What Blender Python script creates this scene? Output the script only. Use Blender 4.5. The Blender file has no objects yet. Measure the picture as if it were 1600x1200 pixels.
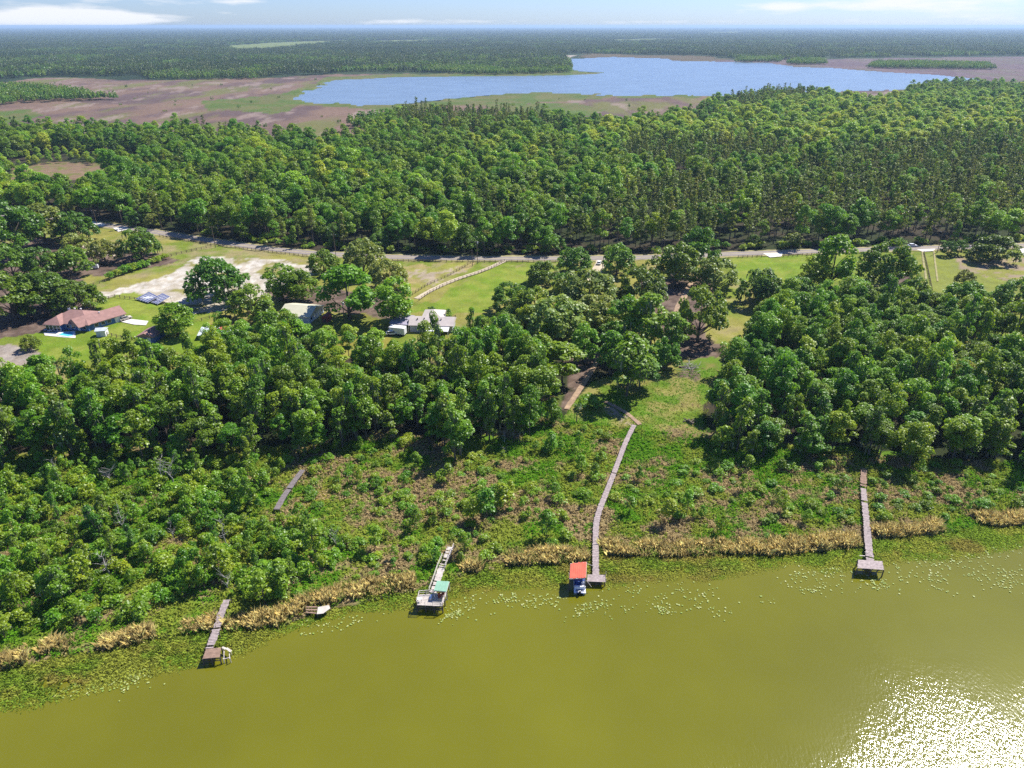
import bpy, math, random
import numpy as np
from mathutils import Vector, Matrix
SC = bpy.context.scene
COL = SC.collection
R = math.radians
rng = np.random.default_rng(7)
random.seed(7)

# ---------------------------------------------------------------- camera model: real place from photo pixels (1600 x 1200)
CAM_H = 100.0
FPX = 1066.0
PITCH = math.atan((600 - 40) / FPX)
CP, SP = math.cos(PITCH), math.sin(PITCH)

def at(px, py, z=0.0):
    r, d, f = px - 800.0, py - 600.0, FPX
    fw, dn = f * CP - d * SP, d * CP + f * SP
    t = (CAM_H - z) / dn
    return (r * t, fw * t, z)

def atn(px, py, z=0.0):
    r, d = px - 800.0, py - 600.0
    fw, dn = FPX * CP - d * SP, d * CP + FPX * SP
    t = (CAM_H - z) / dn
    return r * t, fw * t

def ppm(x, y, z=0.0):          # photo pixels per metre there
    return FPX / (y * CP + (CAM_H - z) * SP)

def proj(x, y, z=0.0):
    dep = y * CP + (CAM_H - z) * SP
    up = (z - CAM_H) * CP + y * SP
    return 800 + FPX * x / dep, 600 - FPX * up / dep

def gp(poly):
    return [at(x, y)[:2] for x, y in poly]

def inside(poly, x, y):
    x = np.asarray(x, float); y = np.asarray(y, float)
    res = np.zeros(x.shape, bool)
    n = len(poly)
    j = n - 1
    for i in range(n):
        xi, yi = poly[i]; xj, yj = poly[j]
        if yi != yj:
            c = ((yi > y) != (yj > y)) & (x < (xj - xi) * (y - yi) / (yj - yi) + xi)
            res ^= c
        j = i
    return res

def vnoise(x, y, seed=0):
    x = np.asarray(x, float); y = np.asarray(y, float)
    xi = np.floor(x).astype(np.int64); yi = np.floor(y).astype(np.int64)
    fx = x - xi; fy = y - yi
    fx = fx * fx * (3 - 2 * fx); fy = fy * fy * (3 - 2 * fy)
    def h(a, b):
        n = (a * 374761393 + b * 668265263 + seed * 974711) & 0x7fffffff
        n = ((n ^ (n >> 13)) * 1274126177) & 0x7fffffff
        return ((n ^ (n >> 16)) & 0xffff) / 65535.0
    return (h(xi, yi) * (1 - fx) + h(xi + 1, yi) * fx) * (1 - fy) + (h(xi, yi + 1) * (1 - fx) + h(xi + 1, yi + 1) * fx) * fy

def fnoise(x, y, seed=0, oct=3):
    s, a, t = 0, 1.0, 0
    for k in range(oct):
        s = s + a * vnoise(np.asarray(x) * 2 ** k, np.asarray(y) * 2 ** k, seed + 31 * k); t += a; a *= .55
    return s / t

def scatter(poly, step, seed, jit=.48):        # jittered grid inside a ground polygon
    g = np.random.default_rng(seed)
    P = np.array(poly)
    x0, y0 = P.min(0); x1, y1 = P.max(0)
    X, Y = np.meshgrid(np.arange(x0, x1, step), np.arange(y0, y1, step))
    X = X + (np.arange(X.shape[0])[:, None] % 2) * step * .5
    X = X + g.uniform(-jit, jit, X.shape) * step; Y = Y + g.uniform(-jit, jit, Y.shape) * step
    m = inside(poly, X, Y)
    return X[m], Y[m]

# ---------------------------------------------------------------- materials
def newmat(name):
    m = bpy.data.materials.new(name); m.use_nodes = True
    nt = m.node_tree
    b = nt.nodes['Principled BSDF']
    return m, nt, b

def node(nt, t, **kw):
    n = nt.nodes.new(t)
    for k, v in kw.items():
        setattr(n, k, v)
    return n

def noise_fac(nt, scale, detail=4, coord='Object', rough=.6, vec=None):
    n = node(nt, 'ShaderNodeTexNoise'); n.inputs['Scale'].default_value = scale
    n.inputs['Detail'].default_value = detail; n.inputs['Roughness'].default_value = rough
    if vec is None:
        tc = node(nt, 'ShaderNodeTexCoord'); vec = tc.outputs[coord]
    nt.links.new(vec, n.inputs['Vector'])
    return n.outputs['Fac']

def ramp(nt, fac, stops):
    r = node(nt, 'ShaderNodeValToRGB')
    el = r.color_ramp.elements
    while len(el) < len(stops): el.new(.5)
    for e, (p, c) in zip(el, stops):
        e.position = p; e.color = (*c, 1) if len(c) == 3 else c
    nt.links.new(fac, r.inputs['Fac'])
    return r.outputs['Color']

def mathn(nt, op, a, b=None, c=None, clamp=False):
    n = node(nt, 'ShaderNodeMath', operation=op); n.use_clamp = clamp
    for i, v in enumerate((a, b, c)):
        if v is None: continue
        if isinstance(v, (int, float)): n.inputs[i].default_value = v
        else: nt.links.new(v, n.inputs[i])
    return n.outputs[0]

def mixc(nt, fac, a, b, bt='MIX'):
    n = node(nt, 'ShaderNodeMix', data_type='RGBA', blend_type=bt)
    for s, v in ((n.inputs[0], fac), (n.inputs[6], a), (n.inputs[7], b)):
        if isinstance(v, (int, float)): s.default_value = v
        elif isinstance(v, tuple): s.default_value = (*v, 1)
        else: nt.links.new(v, s)
    return n.outputs[2]

def plain(name, c, rough=.7, var=.25, scale=1.5, metal=0.0, bump=0.0, spec=.3):
    """weathered surface: colour varied by two noises"""
    m, nt, b = newmat(name)
    f = noise_fac(nt, scale, 6)
    lo = tuple(v * (1 - var) for v in c); hi = tuple(min(1, v * (1 + var)) for v in c)
    col = ramp(nt, f, [(.3, lo), (.7, hi)])
    nt.links.new(col, b.inputs['Base Color'])
    b.inputs['Roughness'].default_value = rough; b.inputs['Metallic'].default_value = metal
    b.inputs['Specular IOR Level'].default_value = spec
    if bump:
        bn = node(nt, 'ShaderNodeBump'); bn.inputs['Strength'].default_value = bump
        nt.links.new(f, bn.inputs['Height']); nt.links.new(bn.outputs[0], b.inputs['Normal'])
    return m

def attr(nt, name, typ='GEOMETRY'):
    a = node(nt, 'ShaderNodeAttribute', attribute_name=name, attribute_type=typ)
    return a

def leafmat(name, dark, mid, light, transl=.3, patch=.012, patchamt=.35):
    """leaf colour by clump (var), by tree (object random) and by place (patches of the wood)"""
    m, nt, b = newmat(name)
    oi = node(nt, 'ShaderNodeObjectInfo')
    v = attr(nt, 'var').outputs['Fac']
    pn = noise_fac(nt, patch, 3, vec=oi.outputs['Location'])
    f = mathn(nt, 'MULTIPLY', v, .42)
    f = mathn(nt, 'MULTIPLY_ADD', oi.outputs['Random'], .40, f)
    pn2 = mathn(nt, 'MULTIPLY_ADD', pn, 1.6 * patchamt, -.8 * patchamt)
    f = mathn(nt, 'ADD', f, pn2)
    f = mathn(nt, 'ADD', f, .09, clamp=True)
    col = ramp(nt, f, [(.08, dark), (.5, mid), (.92, light)])
    # a second, hue only, variation per tree
    hs = node(nt, 'ShaderNodeHueSaturation')
    w = node(nt, 'ShaderNodeTexWhiteNoise', noise_dimensions='1D'); nt.links.new(oi.outputs['Random'], w.inputs['W'])
    nt.links.new(mathn(nt, 'MULTIPLY_ADD', w.outputs['Value'], .05, .475), hs.inputs['Hue'])
    nt.links.new(col, hs.inputs['Color'])
    col = hs.outputs[0]
    nt.nodes.remove(b)
    out = nt.nodes['Material Output']
    d = node(nt, 'ShaderNodeBsdfDiffuse'); t = node(nt, 'ShaderNodeBsdfTranslucent'); g = node(nt, 'ShaderNodeBsdfGlossy')
    g.inputs['Roughness'].default_value = .45
    nt.links.new(col, d.inputs[0])
    tc = mixc(nt, 1.0, col, (1.25, 1.15, .5), 'MULTIPLY'); nt.links.new(tc, t.inputs[0])
    s = node(nt, 'ShaderNodeMixShader'); s.inputs[0].default_value = transl
    nt.links.new(d.outputs[0], s.inputs[1]); nt.links.new(t.outputs[0], s.inputs[2])
    s2 = node(nt, 'ShaderNodeMixShader'); s2.inputs[0].default_value = .035
    nt.links.new(s.outputs[0], s2.inputs[1]); nt.links.new(g.outputs[0], s2.inputs[2])
    nt.links.new(s2.outputs[0], out.inputs[0])
    return m

def covermat(name, transl=.25):
    """ground cover: colour carried per tuft"""
    m, nt, b = newmat(name)
    col = attr(nt, 'tint').outputs['Color']
    nt.nodes.remove(b)
    out = nt.nodes['Material Output']
    d = node(nt, 'ShaderNodeBsdfDiffuse'); t = node(nt, 'ShaderNodeBsdfTranslucent')
    nt.links.new(col, d.inputs[0]); nt.links.new(col, t.inputs[0])
    s = node(nt, 'ShaderNodeMixShader'); s.inputs[0].default_value = transl
    nt.links.new(d.outputs[0], s.inputs[1]); nt.links.new(t.outputs[0], s.inputs[2])
    nt.links.new(s.outputs[0], out.inputs[0])
    return m

# ---------------------------------------------------------------- object helpers
def tag(o, label=None, cat=None, group=None, kind=None):
    if label: o['label'] = label
    if cat: o['category'] = cat
    if group: o['group'] = group
    if kind: o['kind'] = kind
    return o

def empty(name, loc, rz=0, label=None, cat=None, group=None):
    o = bpy.data.objects.new(name, None); COL.objects.link(o)
    o.location = loc; o.rotation_euler = (0, 0, rz); o.empty_display_size = .3
    return tag(o, label, cat, group)

def link(name, me, parent=None, loc=None):
    o = bpy.data.objects.new(name, me); COL.objects.link(o)
    if parent: o.parent = parent
    if loc: o.location = loc
    return o

def copy_tree(o, parent=None):
    c = o.copy(); COL.objects.link(c)
    c.parent = parent
    for ch in list(o.children): copy_tree(ch, c)
    return c

def npmesh(name, V, F, mat, attrs=None, smooth=False):
    """V (n,3), F (m,k) equal-sided faces"""
    V = np.asarray(V, np.float32); F = np.asarray(F, np.int32)
    me = bpy.data.meshes.new(name)
    k = F.shape[1]
    me.vertices.add(len(V)); me.vertices.foreach_set('co', V.ravel())
    me.loops.add(F.size); me.loops.foreach_set('vertex_index', F.ravel())
    me.polygons.add(len(F)); me.polygons.foreach_set('loop_start', np.arange(0, F.size, k, dtype=np.int32))
    me.polygons.foreach_set('loop_total', np.full(len(F), k, np.int32))
    if smooth: me.polygons.foreach_set('use_smooth', np.ones(len(F), bool))
    for m in (mat if isinstance(mat, (list, tuple)) else [mat]): me.materials.append(m)
    me.update(calc_edges=True)
    for an, (typ, dom, data) in (attrs or {}).items():
        a = me.attributes.new(an, typ, dom)
        key = {'FLOAT_COLOR': 'color', 'FLOAT': 'value', 'INT': 'value', 'FLOAT_VECTOR': 'vector'}[typ]
        a.data.foreach_set(key, np.asarray(data, np.int32 if typ == 'INT' else np.float32).ravel())
    return me

class MB:
    """collects shapes into ONE mesh"""
    def __init__(s): s.v = []; s.f = []; s.mi = []
    def add(s, verts, faces, mi=0):
        b = len(s.v); s.v += [tuple(p) for p in verts]; s.f += [tuple(i + b for i in f) for f in faces]; s.mi += [mi] * len(faces)
    def box(s, c, d, rz=0, mi=0, rx=0, ry=0):
        M = Matrix.Rotation(rz, 3, 'Z') @ Matrix.Rotation(ry, 3, 'Y') @ Matrix.Rotation(rx, 3, 'X')
        vs = [M @ Vector((sx * d[0] / 2, sy * d[1] / 2, sz * d[2] / 2)) + Vector(c) for sz in (-1, 1) for sx, sy in ((-1, -1), (1, -1), (1, 1), (-1, 1))]
        s.add(vs, [(3, 2, 1, 0), (4, 5, 6, 7), (0, 1, 5, 4), (1, 2, 6, 5), (2, 3, 7, 6), (3, 0, 4, 7)], mi)
    def beam(s, a, b, w, h=None, mi=0):
        a, b = Vector(a), Vector(b); d = b - a; L = d.length
        if L < 1e-6: return
        d /= L; h = h or w
        up = Vector((0, 0, 1)) if abs(d.z) < .95 else Vector((0, 1, 0))
        sd = d.cross(up).normalized(); u = sd.cross(d)
        vs = []
        for p in (a, b):
            for i, j in ((-1, -1), (1, -1), (1, 1), (-1, 1)): vs.append(p + sd * (i * w / 2) + u * (j * h / 2))
        s.add(vs, [(0, 1, 2, 3), (7, 6, 5, 4), (0, 4, 5, 1), (1, 5, 6, 2), (2, 6, 7, 3), (3, 7, 4, 0)], mi)
    def tube(s, pts, rad, n=6, mi=0):
        pts = [Vector(p) for p in pts]; ring = []
        for i, p in enumerate(pts):
            d = (pts[min(i + 1, len(pts) - 1)] - pts[max(i - 1, 0)]).normalized()
            up = Vector((0, 0, 1)) if abs(d.z) < .9 else Vector((1, 0, 0))
            a = d.cross(up).normalized(); b = d.cross(a)
            r = rad[i] if isinstance(rad, (list, tuple)) else rad
            ring.append([p + a * (r * math.cos(t * 2 * math.pi / n)) + b * (r * math.sin(t * 2 * math.pi / n)) for t in range(n)])
        vs = [q for rr in ring for q in rr]; fs = []
        for i in range(len(pts) - 1):
            for t in range(n):
                fs.append((i * n + t, i * n + (t + 1) % n, (i + 1) * n + (t + 1) % n, (i + 1) * n + t))
        fs.append(tuple(range(n))[::-1]); fs.append(tuple((len(pts) - 1) * n + t for t in range(n)))
        s.add(vs, fs, mi)
    def prism(s, poly, z0, z1, mi=0):
        n = len(poly)
        vs = [(x, y, z0) for x, y in poly] + [(x, y, z1) for x, y in poly]
        s.add(vs, [tuple(range(n))[::-1], tuple(range(n, 2 * n))] + [(i, (i + 1) % n, n + (i + 1) % n, n + i) for i in range(n)], mi)
    def mesh(s, name, mats):
        me = bpy.data.meshes.new(name); me.from_pydata(s.v, [], s.f)
        for m in (mats if isinstance(mats, (list, tuple)) else [mats]): me.materials.append(m)
        if any(s.mi): me.polygons.foreach_set('material_index', s.mi)
        me.update(); return me
    def build(s, name, mats, parent=None):
        return link(name, s.mesh(name, mats), parent)

def quads(C, N, S, asp=1.0, seed=0, jit=.25):
    """leaf-sized four-cornered faces; returns V, F"""
    g = np.random.default_rng(seed)
    n = len(C)
    N = N / (np.linalg.norm(N, axis=1, keepdims=True) + 1e-9)
    A = g.normal(size=(n, 3)); A -= (A * N).sum(1, keepdims=True) * N; A /= np.linalg.norm(A, axis=1, keepdims=True) + 1e-9
    B = np.cross(N, A)
    S = np.asarray(S).reshape(-1, 1) * .5
    cor = []
    for a, b in ((-1, -.1), (.1, -1), (1, .1), (-.1, 1)):
        j = 1 + g.uniform(-jit, jit, (n, 1))
        cor.append(C + (A * a * asp + B * b) * S * j * 1.25 + N * S * g.uniform(-.25, .25, (n, 1)))
    V = np.stack(cor, 1).reshape(-1, 3)
    F = np.arange(4 * n).reshape(n, 4)
    return V, F
# ---------------------------------------------------------------- palette
M = {}
M['leaf'] = leafmat('leaf_hardwood', (.075, .165, .005), (.185, .34, .008), (.33, .48, .018), .48)
M['leaf_oak'] = leafmat('leaf_oak', (.06, .135, .007), (.135, .255, .012), (.28, .39, .028), .42)
M['leaf_pine'] = leafmat('leaf_pine', (.085, .13, .014), (.16, .225, .02), (.26, .29, .034), .42)
M['leaf_light'] = leafmat('leaf_light', (.20, .33, .012), (.34, .48, .025), (.48, .56, .05), .46)
M['leaf_scrub'] = leafmat('leaf_scrub', (.09, .20, .005), (.215, .37, .010), (.38, .50, .022), .48)
M['leaf_pale'] = leafmat('leaf_pale', (.13, .19, .025), (.24, .31, .045), (.36, .41, .075), .42)
M['leaf_far'] = leafmat('leaf_far', (.035, .07, .014), (.075, .125, .022), (.15, .20, .034), .35, .0022, .7)
M['palm'] = leafmat('leaf_palm', (.03, .06, .012), (.07, .12, .025), (.12, .17, .04), .25)
M['bark'] = plain('bark', (.13, .10, .075), .9, .35, 2.0)
M['deadwood'] = plain('dead_wood', (.34, .31, .28), .9, .3, 2.0)
M['cover'] = covermat('ground_cover', .45)
M['moss'] = plain('hanging_moss', (.17, .18, .11), .95, .3, 1.0)
M['wood'] = plain('weathered_wood', (.34, .275, .25), .85, .32, 2.2, bump=.2)
M['wood_dark'] = plain('old_piling_wood', (.10, .08, .065), .9, .35, 2.0)
M['wood_pale'] = plain('pale_board', (.50, .44, .38), .85, .25, 1.8)
M['white'] = plain('white_paint', (.76, .75, .72), .55, .08, .8)
M['concrete'] = plain('concrete', (.62, .58, .50), .85, .12, .5)

# ---------------------------------------------------------------- plants
def clump_crown(name, mat, cl, leaf, dens, seed, up=.35, rnd=.55, low=-.35, flat=.85, moss=0, mossmat=None, inner=.55):
    """cl = list of (centre, radius): leaf faces over each clump's shell"""
    g = np.random.default_rng(seed)
    Cs, Ns, Ss, Vr = [], [], [], []
    for c, r in cl:
        n = max(6, int(dens * r * r))
        d = g.normal(size=(n * 2, 3)); d /= np.linalg.norm(d, axis=1, keepdims=True)
        d = d[d[:, 2] > low][:n]; n = len(d)
        rr = r * (inner + (1 - inner) * g.random((n, 1)) ** .6) * (1 + .28 * (vnoise(d[:, 0] * 2.2 + c[0], d[:, 1] * 2.2 + d[:, 2] * 1.7, seed)[:, None] - .4))
        Cs.append(np.array(c) + d * rr * np.array([1, 1, flat]))
        Ns.append(d * .6 + np.array([0, 0, up + .4]) + g.normal(size=(n, 3)) * rnd * .8)
        Ss.append(leaf * g.uniform(.6, 1.35, n))
        Vr.append(np.clip(g.normal(.5, .2) + g.uniform(-.25, .25, n), 0, 1))
    C = np.concatenate(Cs); N = np.concatenate(Ns); S = np.concatenate(Ss); var = np.concatenate(Vr)
    V, F = quads(C, N, S, 1.0, seed)
    nl = len(F)
    mats = [mat]
    if moss:
        mats.append(mossmat)
        k = g.choice(len(C), moss)
        b = C[k] + np.array([0, 0, -.3]); L = g.uniform(.8, 2.4, (moss, 1)); w = g.uniform(.10, .24, (moss, 1))
        a = g.uniform(0, 6.28, (moss, 1)); dx = np.concatenate([np.cos(a), np.sin(a), np.zeros_like(a)], 1) * w
        dn = np.concatenate([g.normal(0, .1, (moss, 2)), -L], 1)
        MV = np.stack([b - dx, b + dx, b + dx * .3 + dn, b - dx * .3 + dn], 1).reshape(-1, 3)
        F = np.concatenate([F, np.arange(4 * moss).reshape(-1, 4) + len(V)]); V = np.concatenate([V, MV])
        var = np.concatenate([var, np.full(moss, .5)])
    me = npmesh(name, V, F, mats, {'var': ('FLOAT', 'FACE', var)})
    if moss:
        mi = np.zeros(len(F), np.int32); mi[nl:] = 1; me.polygons.foreach_set('material_index', mi)
    return me

def trunk_mesh(name, H, r, cl, seed, nl=7, mat=None, bend=.04, fork=.35):
    g = random.Random(seed)
    m = MB(); pts = []; rad = []
    ax, ay = g.uniform(-bend, bend), g.uniform(-bend, bend)
    for i in range(6):
        t = i / 5; pts.append((ax * H * t * t + g.uniform(-.1, .1), ay * H * t * t + g.uniform(-.1, .1), H * .86 * t - .3)); rad.append(r * (1.25 if i == 0 else 1) * (1 - .85 * t))
    m.tube(pts, rad, 7)
    for k, (c, rr) in enumerate(sorted(cl, key=lambda q: g.random())[:nl]):
        t = max(.2, min(.8, (c[2] / H) - fork * g.uniform(.5, 1)))
        i = int(t * 5); p = Vector(pts[i]).lerp(Vector(pts[min(i + 1, 5)]), t * 5 - i)
        mid = p.lerp(Vector(c), .5) + Vector((g.uniform(-.4, .4), g.uniform(-.4, .4), -.15 * rr))
        m.tube([p, mid, c], [r * .42 * (1 - .6 * t), r * .26 * (1 - .5 * t), .03], 5)
    return m.mesh(name, mat or M['bark'])

def join_mesh(name, crown, trunk):
    """crown and trunk in one mesh, for woods that read as one mass"""
    def get(me):
        V = np.empty(len(me.vertices) * 3, np.float32); me.vertices.foreach_get('co', V)
        return V.reshape(-1, 3)
    me = bpy.data.meshes.new(name)
    va, vb = get(crown), get(trunk)
    fa = [tuple(p.vertices) for p in crown.polygons]; fb = [tuple(i + len(va) for i in p.vertices) for p in trunk.polygons]
    me.from_pydata([*map(tuple, va.tolist()), *map(tuple, vb.tolist())], [], fa + fb)
    nm = len(crown.materials)
    for m in crown.materials: me.materials.append(m)
    me.materials.append(trunk.materials[0])
    mi = [p.material_index for p in crown.polygons] + [nm] * len(fb)
    me.polygons.foreach_set('material_index', mi)
    var = np.full(len(mi), .5, np.float32)
    va_ = np.empty(len(fa), np.float32); crown.attributes['var'].data.foreach_get('value', va_); var[:len(fa)] = va_
    a = me.attributes.new('var', 'FLOAT', 'FACE'); a.data.foreach_set('value', var)
    me.update(); return me

def hardwood(seed, H=16, Rr=4.2, base=.28, moss=0, mat='leaf', dens=50, leaf=.42):
    g = random.Random(seed); cl = []
    n = g.randint(24, 32)
    zc = H * (base + (1 - base) / 2); hz = H * (1 - base) / 2
    for i in range(n):
        u = g.uniform(-.9, 1); th = g.uniform(0, 6.283); rr = math.sqrt(max(0, 1 - u * u)) * g.uniform(.45, 1.0)
        w = Rr * (1.0 if u < .15 else 1 - .3 * u) * g.uniform(.8, 1.15)
        cl.append(((math.cos(th) * rr * w, math.sin(th) * rr * w, zc + u * hz * .82), g.uniform(.9, 1.75) * Rr / 4.2))
    cl.append(((0, 0, H * .88), 1.5 * Rr / 4.2))
    return (clump_crown('crown', M[mat], cl, leaf, dens, seed, moss=moss, mossmat=M['moss']), trunk_mesh('trunk', H, .24 * H / 16, cl, seed))

def liveoak(seed, H=12, Rr=8, mat='leaf_oak', moss=0, dens=46, leaf=.46):
    g = random.Random(seed); cl = []
    lob = [(g.uniform(0, 6.283), g.uniform(.15, .6)) for _ in range(5)]
    for i in range(92):
        th = g.uniform(0, 6.283); u = g.uniform(-.25, 1) if i % 5 else g.uniform(-.2, .6)
        rr = math.sqrt(max(.02, 1 - max(0, u) ** 2)) * (g.uniform(.86, 1.0) if i % 5 else g.uniform(.4, .8))
        w = 1 + .13 * math.sin(3 * th + seed) + .07 * math.sin(5 * th + 2 * seed)
        z = H * (.36 + .56 * u * (1 + .10 * math.sin(2 * th + seed * 1.7)))
        cl.append(((math.cos(th) * rr * w * Rr * .9, math.sin(th) * rr * w * Rr * .9, z), g.uniform(.8, 1.7) * Rr / 8))
    return (clump_crown('crown', M[mat], cl, leaf, dens, seed, up=.3, moss=moss, mossmat=M['moss']), trunk_mesh('trunk', H * .75, .5, cl, seed, 12, fork=.45))

def roundtree(seed, H=11, Rr=4.6, mat='leaf', dens=52, leaf=.40):
    g = random.Random(seed); cl = []
    for i in range(40):
        u = g.uniform(-.75, 1); th = g.uniform(0, 6.283); rr = math.sqrt(max(0, 1 - u * u)) * g.uniform(.6, 1.0)
        cl.append(((math.cos(th) * rr * Rr * .85, math.sin(th) * rr * Rr * .85, H * .52 + u * H * .40), g.uniform(1.0, 1.7)))
    return (clump_crown('crown', M[mat], cl, leaf, dens, seed), trunk_mesh('trunk', H * .9, .32, cl, seed, 9, fork=.5))

def cypress(seed, H=17, Rr=2.6, mat='leaf', moss=70):
    g = random.Random(seed); cl = []
    n = 26
    for i in range(n):
        t = i / n; z = H * (.2 + .78 * t); w = Rr * (1 - .55 * t) * g.uniform(.3, 1.1); th = g.uniform(0, 6.283)
        cl.append(((math.cos(th) * w, math.sin(th) * w, z), g.uniform(.7, 1.3)))
    return (clump_crown('crown', M[mat], cl, .36, 54, seed, moss=moss, mossmat=M['moss']), trunk_mesh('trunk', H * 1.1, .26, cl, seed, 8))

def pine(seed, H=19, Rr=2.4, mat='leaf_pine', base=.38):
    g = random.Random(seed); cl = []
    n = 26
    for i in range(n):
        t = i / n; z = H * (base + (1 - base) * t * .98)
        w = Rr * (1.0 - .72 * t ** 1.4) * g.uniform(.35, 1.1); th = g.uniform(0, 6.283)
        cl.append(((math.cos(th) * w, math.sin(th) * w, z + g.uniform(-.3, .3)), g.uniform(.55, 1.05)))
    return (clump_crown('crown', M[mat], cl, .44, 36, seed, up=.5, rnd=.8, flat=.65), trunk_mesh('trunk', H * 1.12, .22, cl, seed, 10, bend=.015, fork=.06))

def bush(seed, H=2.2, Rr=1.6, mat='leaf_scrub', dens=85, leaf=.26):
    g = random.Random(seed); cl = []
    for i in range(13):
        th = g.uniform(0, 6.283); rr = math.sqrt(g.random())
        cl.append(((math.cos(th) * rr * Rr * .8, math.sin(th) * rr * Rr * .8, H * (.25 + .5 * g.random() * (1 - .5 * rr))), g.uniform(.45, .8) * Rr / 1.6))
    return (clump_crown('crown', M[mat], cl, leaf, dens, seed, low=-.2, up=.45), trunk_mesh('stem', H * .7, .06, cl, seed, 5))

def palm(seed, H=9):
    g = random.Random(seed); m = MB(); c = MB()
    pts = [(0, 0, -.3), (.1, .05, H * .4), (g.uniform(-.4, .4), g.uniform(-.4, .4), H * .88)]
    m.tube(pts, [.24, .19, .17], 7)
    top = Vector(pts[-1]); V = []; F = []; var = []
    for k in range(34):
        th = g.uniform(0, 6.283); el = g.uniform(-.7, 1.35); L = g.uniform(1.5, 2.3)
        d = Vector((math.cos(th) * math.cos(el), math.sin(th) * math.cos(el), math.sin(el)))
        s = Vector((-math.sin(th), math.cos(th), 0)); hub = top + d * L * .5
        for q in range(7):
            a = (q - 3) * .33
            e = hub + (d * math.cos(a) + s * math.sin(a)) * L * .55 - Vector((0, 0, .25 * L * (.4 + abs(a))))
            w = (s * math.cos(a) - d * math.sin(a)) * .09
            b = len(V); V += [top if q == 3 else hub, hub + w, e, hub - w]; F.append((b, b + 1, b + 2, b + 3)); var.append(.3 + .4 * g.random() - (.25 if el < -.2 else 0))
    return (npmesh('crown', np.array([tuple(v) for v in V]), np.array(F), M['palm'], {'var': ('FLOAT', 'FACE', var)}), m.mesh('trunk', M['bark']))

def snag(seed, H=8):
    g = random.Random(seed); m = MB(); tw = MB()
    pts = [(0, 0, -.3)] + [(g.uniform(-.25, .25) * i, g.uniform(-.25, .25) * i, H * i / 4) for i in range(1, 5)]
    m.tube(pts, [.2, .15, .11, .07, .03], 6)
    for k in range(13):
        i = g.randint(1, 3); p = Vector(pts[i]).lerp(Vector(pts[i + 1]), g.random())
        th = g.uniform(0, 6.283); L = g.uniform(.8, 2.4)
        q = p + Vector((math.cos(th) * L, math.sin(th) * L, g.uniform(.1, 1.1) * L))
        tw.tube([p, p.lerp(q, .5) + Vector((0, 0, -.15)), q], [.06, .04, .015], 5)
        for z in range(2):
            q2 = q + Vector((g.uniform(-.9, .9), g.uniform(-.9, .9), g.uniform(0, .8)))
            tw.tube([p.lerp(q, .6), q2], [.03, .012], 4)
    return (tw.mesh('branches', M['deadwood']), m.mesh('trunk', M['deadwood']))

PROTO = {
    'hardwood': [hardwood(100 + i, H=h, Rr=r, base=b) for i, (h, r, b) in enumerate([(16, 4.2, .28), (14, 4.8, .25), (18, 4.0, .32), (13, 4.0, .2), (15, 5.2, .3), (17, 3.6, .25)])],
    'moss': [hardwood(140 + i, H=h, Rr=r, base=.25, moss=150) for i, (h, r) in enumerate([(15, 4.6), (13, 4.2), (16, 4.0)])],
    'oak': [liveoak(200 + i, H=h, Rr=r, moss=ms) for i, (h, r, ms) in enumerate([(11.5, 7.4, 0), (11, 7.2, 220), (12.5, 7.2, 0), (10.5, 7.6, 140)])],
    'round': [roundtree(250 + i, H=h, Rr=r) for i, (h, r) in enumerate([(11, 4.6), (10, 4.8), (12, 4.4)])],
    'cypress': [cypress(300 + i, H=h, Rr=r) for i, (h, r) in enumerate([(15, 2.4), (13, 2.7), (17, 2.2), (12, 2.0)])],
    'pine': [pine(400 + i, H=h, Rr=r, base=b) for i, (h, r, b) in enumerate([(19, 2.3, .36), (17, 2.0, .42), (21, 2.6, .34), (16, 2.3, .3), (20, 1.9, .45)])],
    'light': [hardwood(500 + i, H=h, Rr=r, base=.2, mat='leaf_light') for i, (h, r) in enumerate([(12, 4.2), (10, 3.8), (13, 4.8)])],
    'pale': [liveoak(540 + i, H=h, Rr=r, mat='leaf_pale') for i, (h, r) in enumerate([(11, 7.2), (10, 7)])],
    'bush': [bush(600 + i, H=h, Rr=r) for i, (h, r) in enumerate([(2.2, 1.6), (2.8, 1.5), (1.7, 1.8), (3.2, 1.7), (2.4, 1.9)])],
    'sapling': [hardwood(640 + i, H=h, Rr=r, base=.12, mat='leaf_scrub', dens=80, leaf=.28) for i, (h, r) in enumerate([(5.5, 1.6), (6.5, 1.9), (7.5, 1.7), (5, 1.9)])],
    'palm': [palm(700 + i, h) for i, h in enumerate([8.5, 7, 10])],
    'snag': [snag(740 + i, h) for i, h in enumerate([7, 5.5, 9])],
}
KINDNAME = {'hardwood': 'hardwood_tree', 'moss': 'mossy_tree', 'oak': 'oak_tree', 'round': 'leafy_tree', 'cypress': 'cypress_tree', 'pine': 'pine_tree', 'light': 'light_green_tree',
            'pale': 'grey_green_oak', 'bush': 'shrub', 'sapling': 'small_tree', 'palm': 'palm_tree', 'snag': 'dead_tree'}
CAT = {k: ('shrub' if k == 'bush' else 'dead tree' if k == 'snag' else 'palm tree' if k == 'palm' else 'tree') for k in KINDNAME}
NOM = {'hardwood': (15.5, 4.3), 'moss': (14.5, 4.3), 'oak': (11.4, 7.8), 'round': (11, 4.6), 'cypress': (14, 2.4), 'pine': (18.5, 2.3), 'light': (11.5, 4.2), 'pale': (10.5, 7.4), 'bush': (2.4, 1.7), 'sapling': (6, 1.8), 'palm': (8.5, 2.5), 'snag': (7, 2)}

CAND = []           # every plant one could count: kind, x, y, scale xy, scale z, rotation, label, group, priority
def plant(kind, x, y, s=1.0, sz=None, label=None, group=None, z=0.0, first=False):
    CAND.append((kind, float(x), float(y), float(s), float(sz or s), random.uniform(0, 6.283), label, group, z, first))

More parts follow.
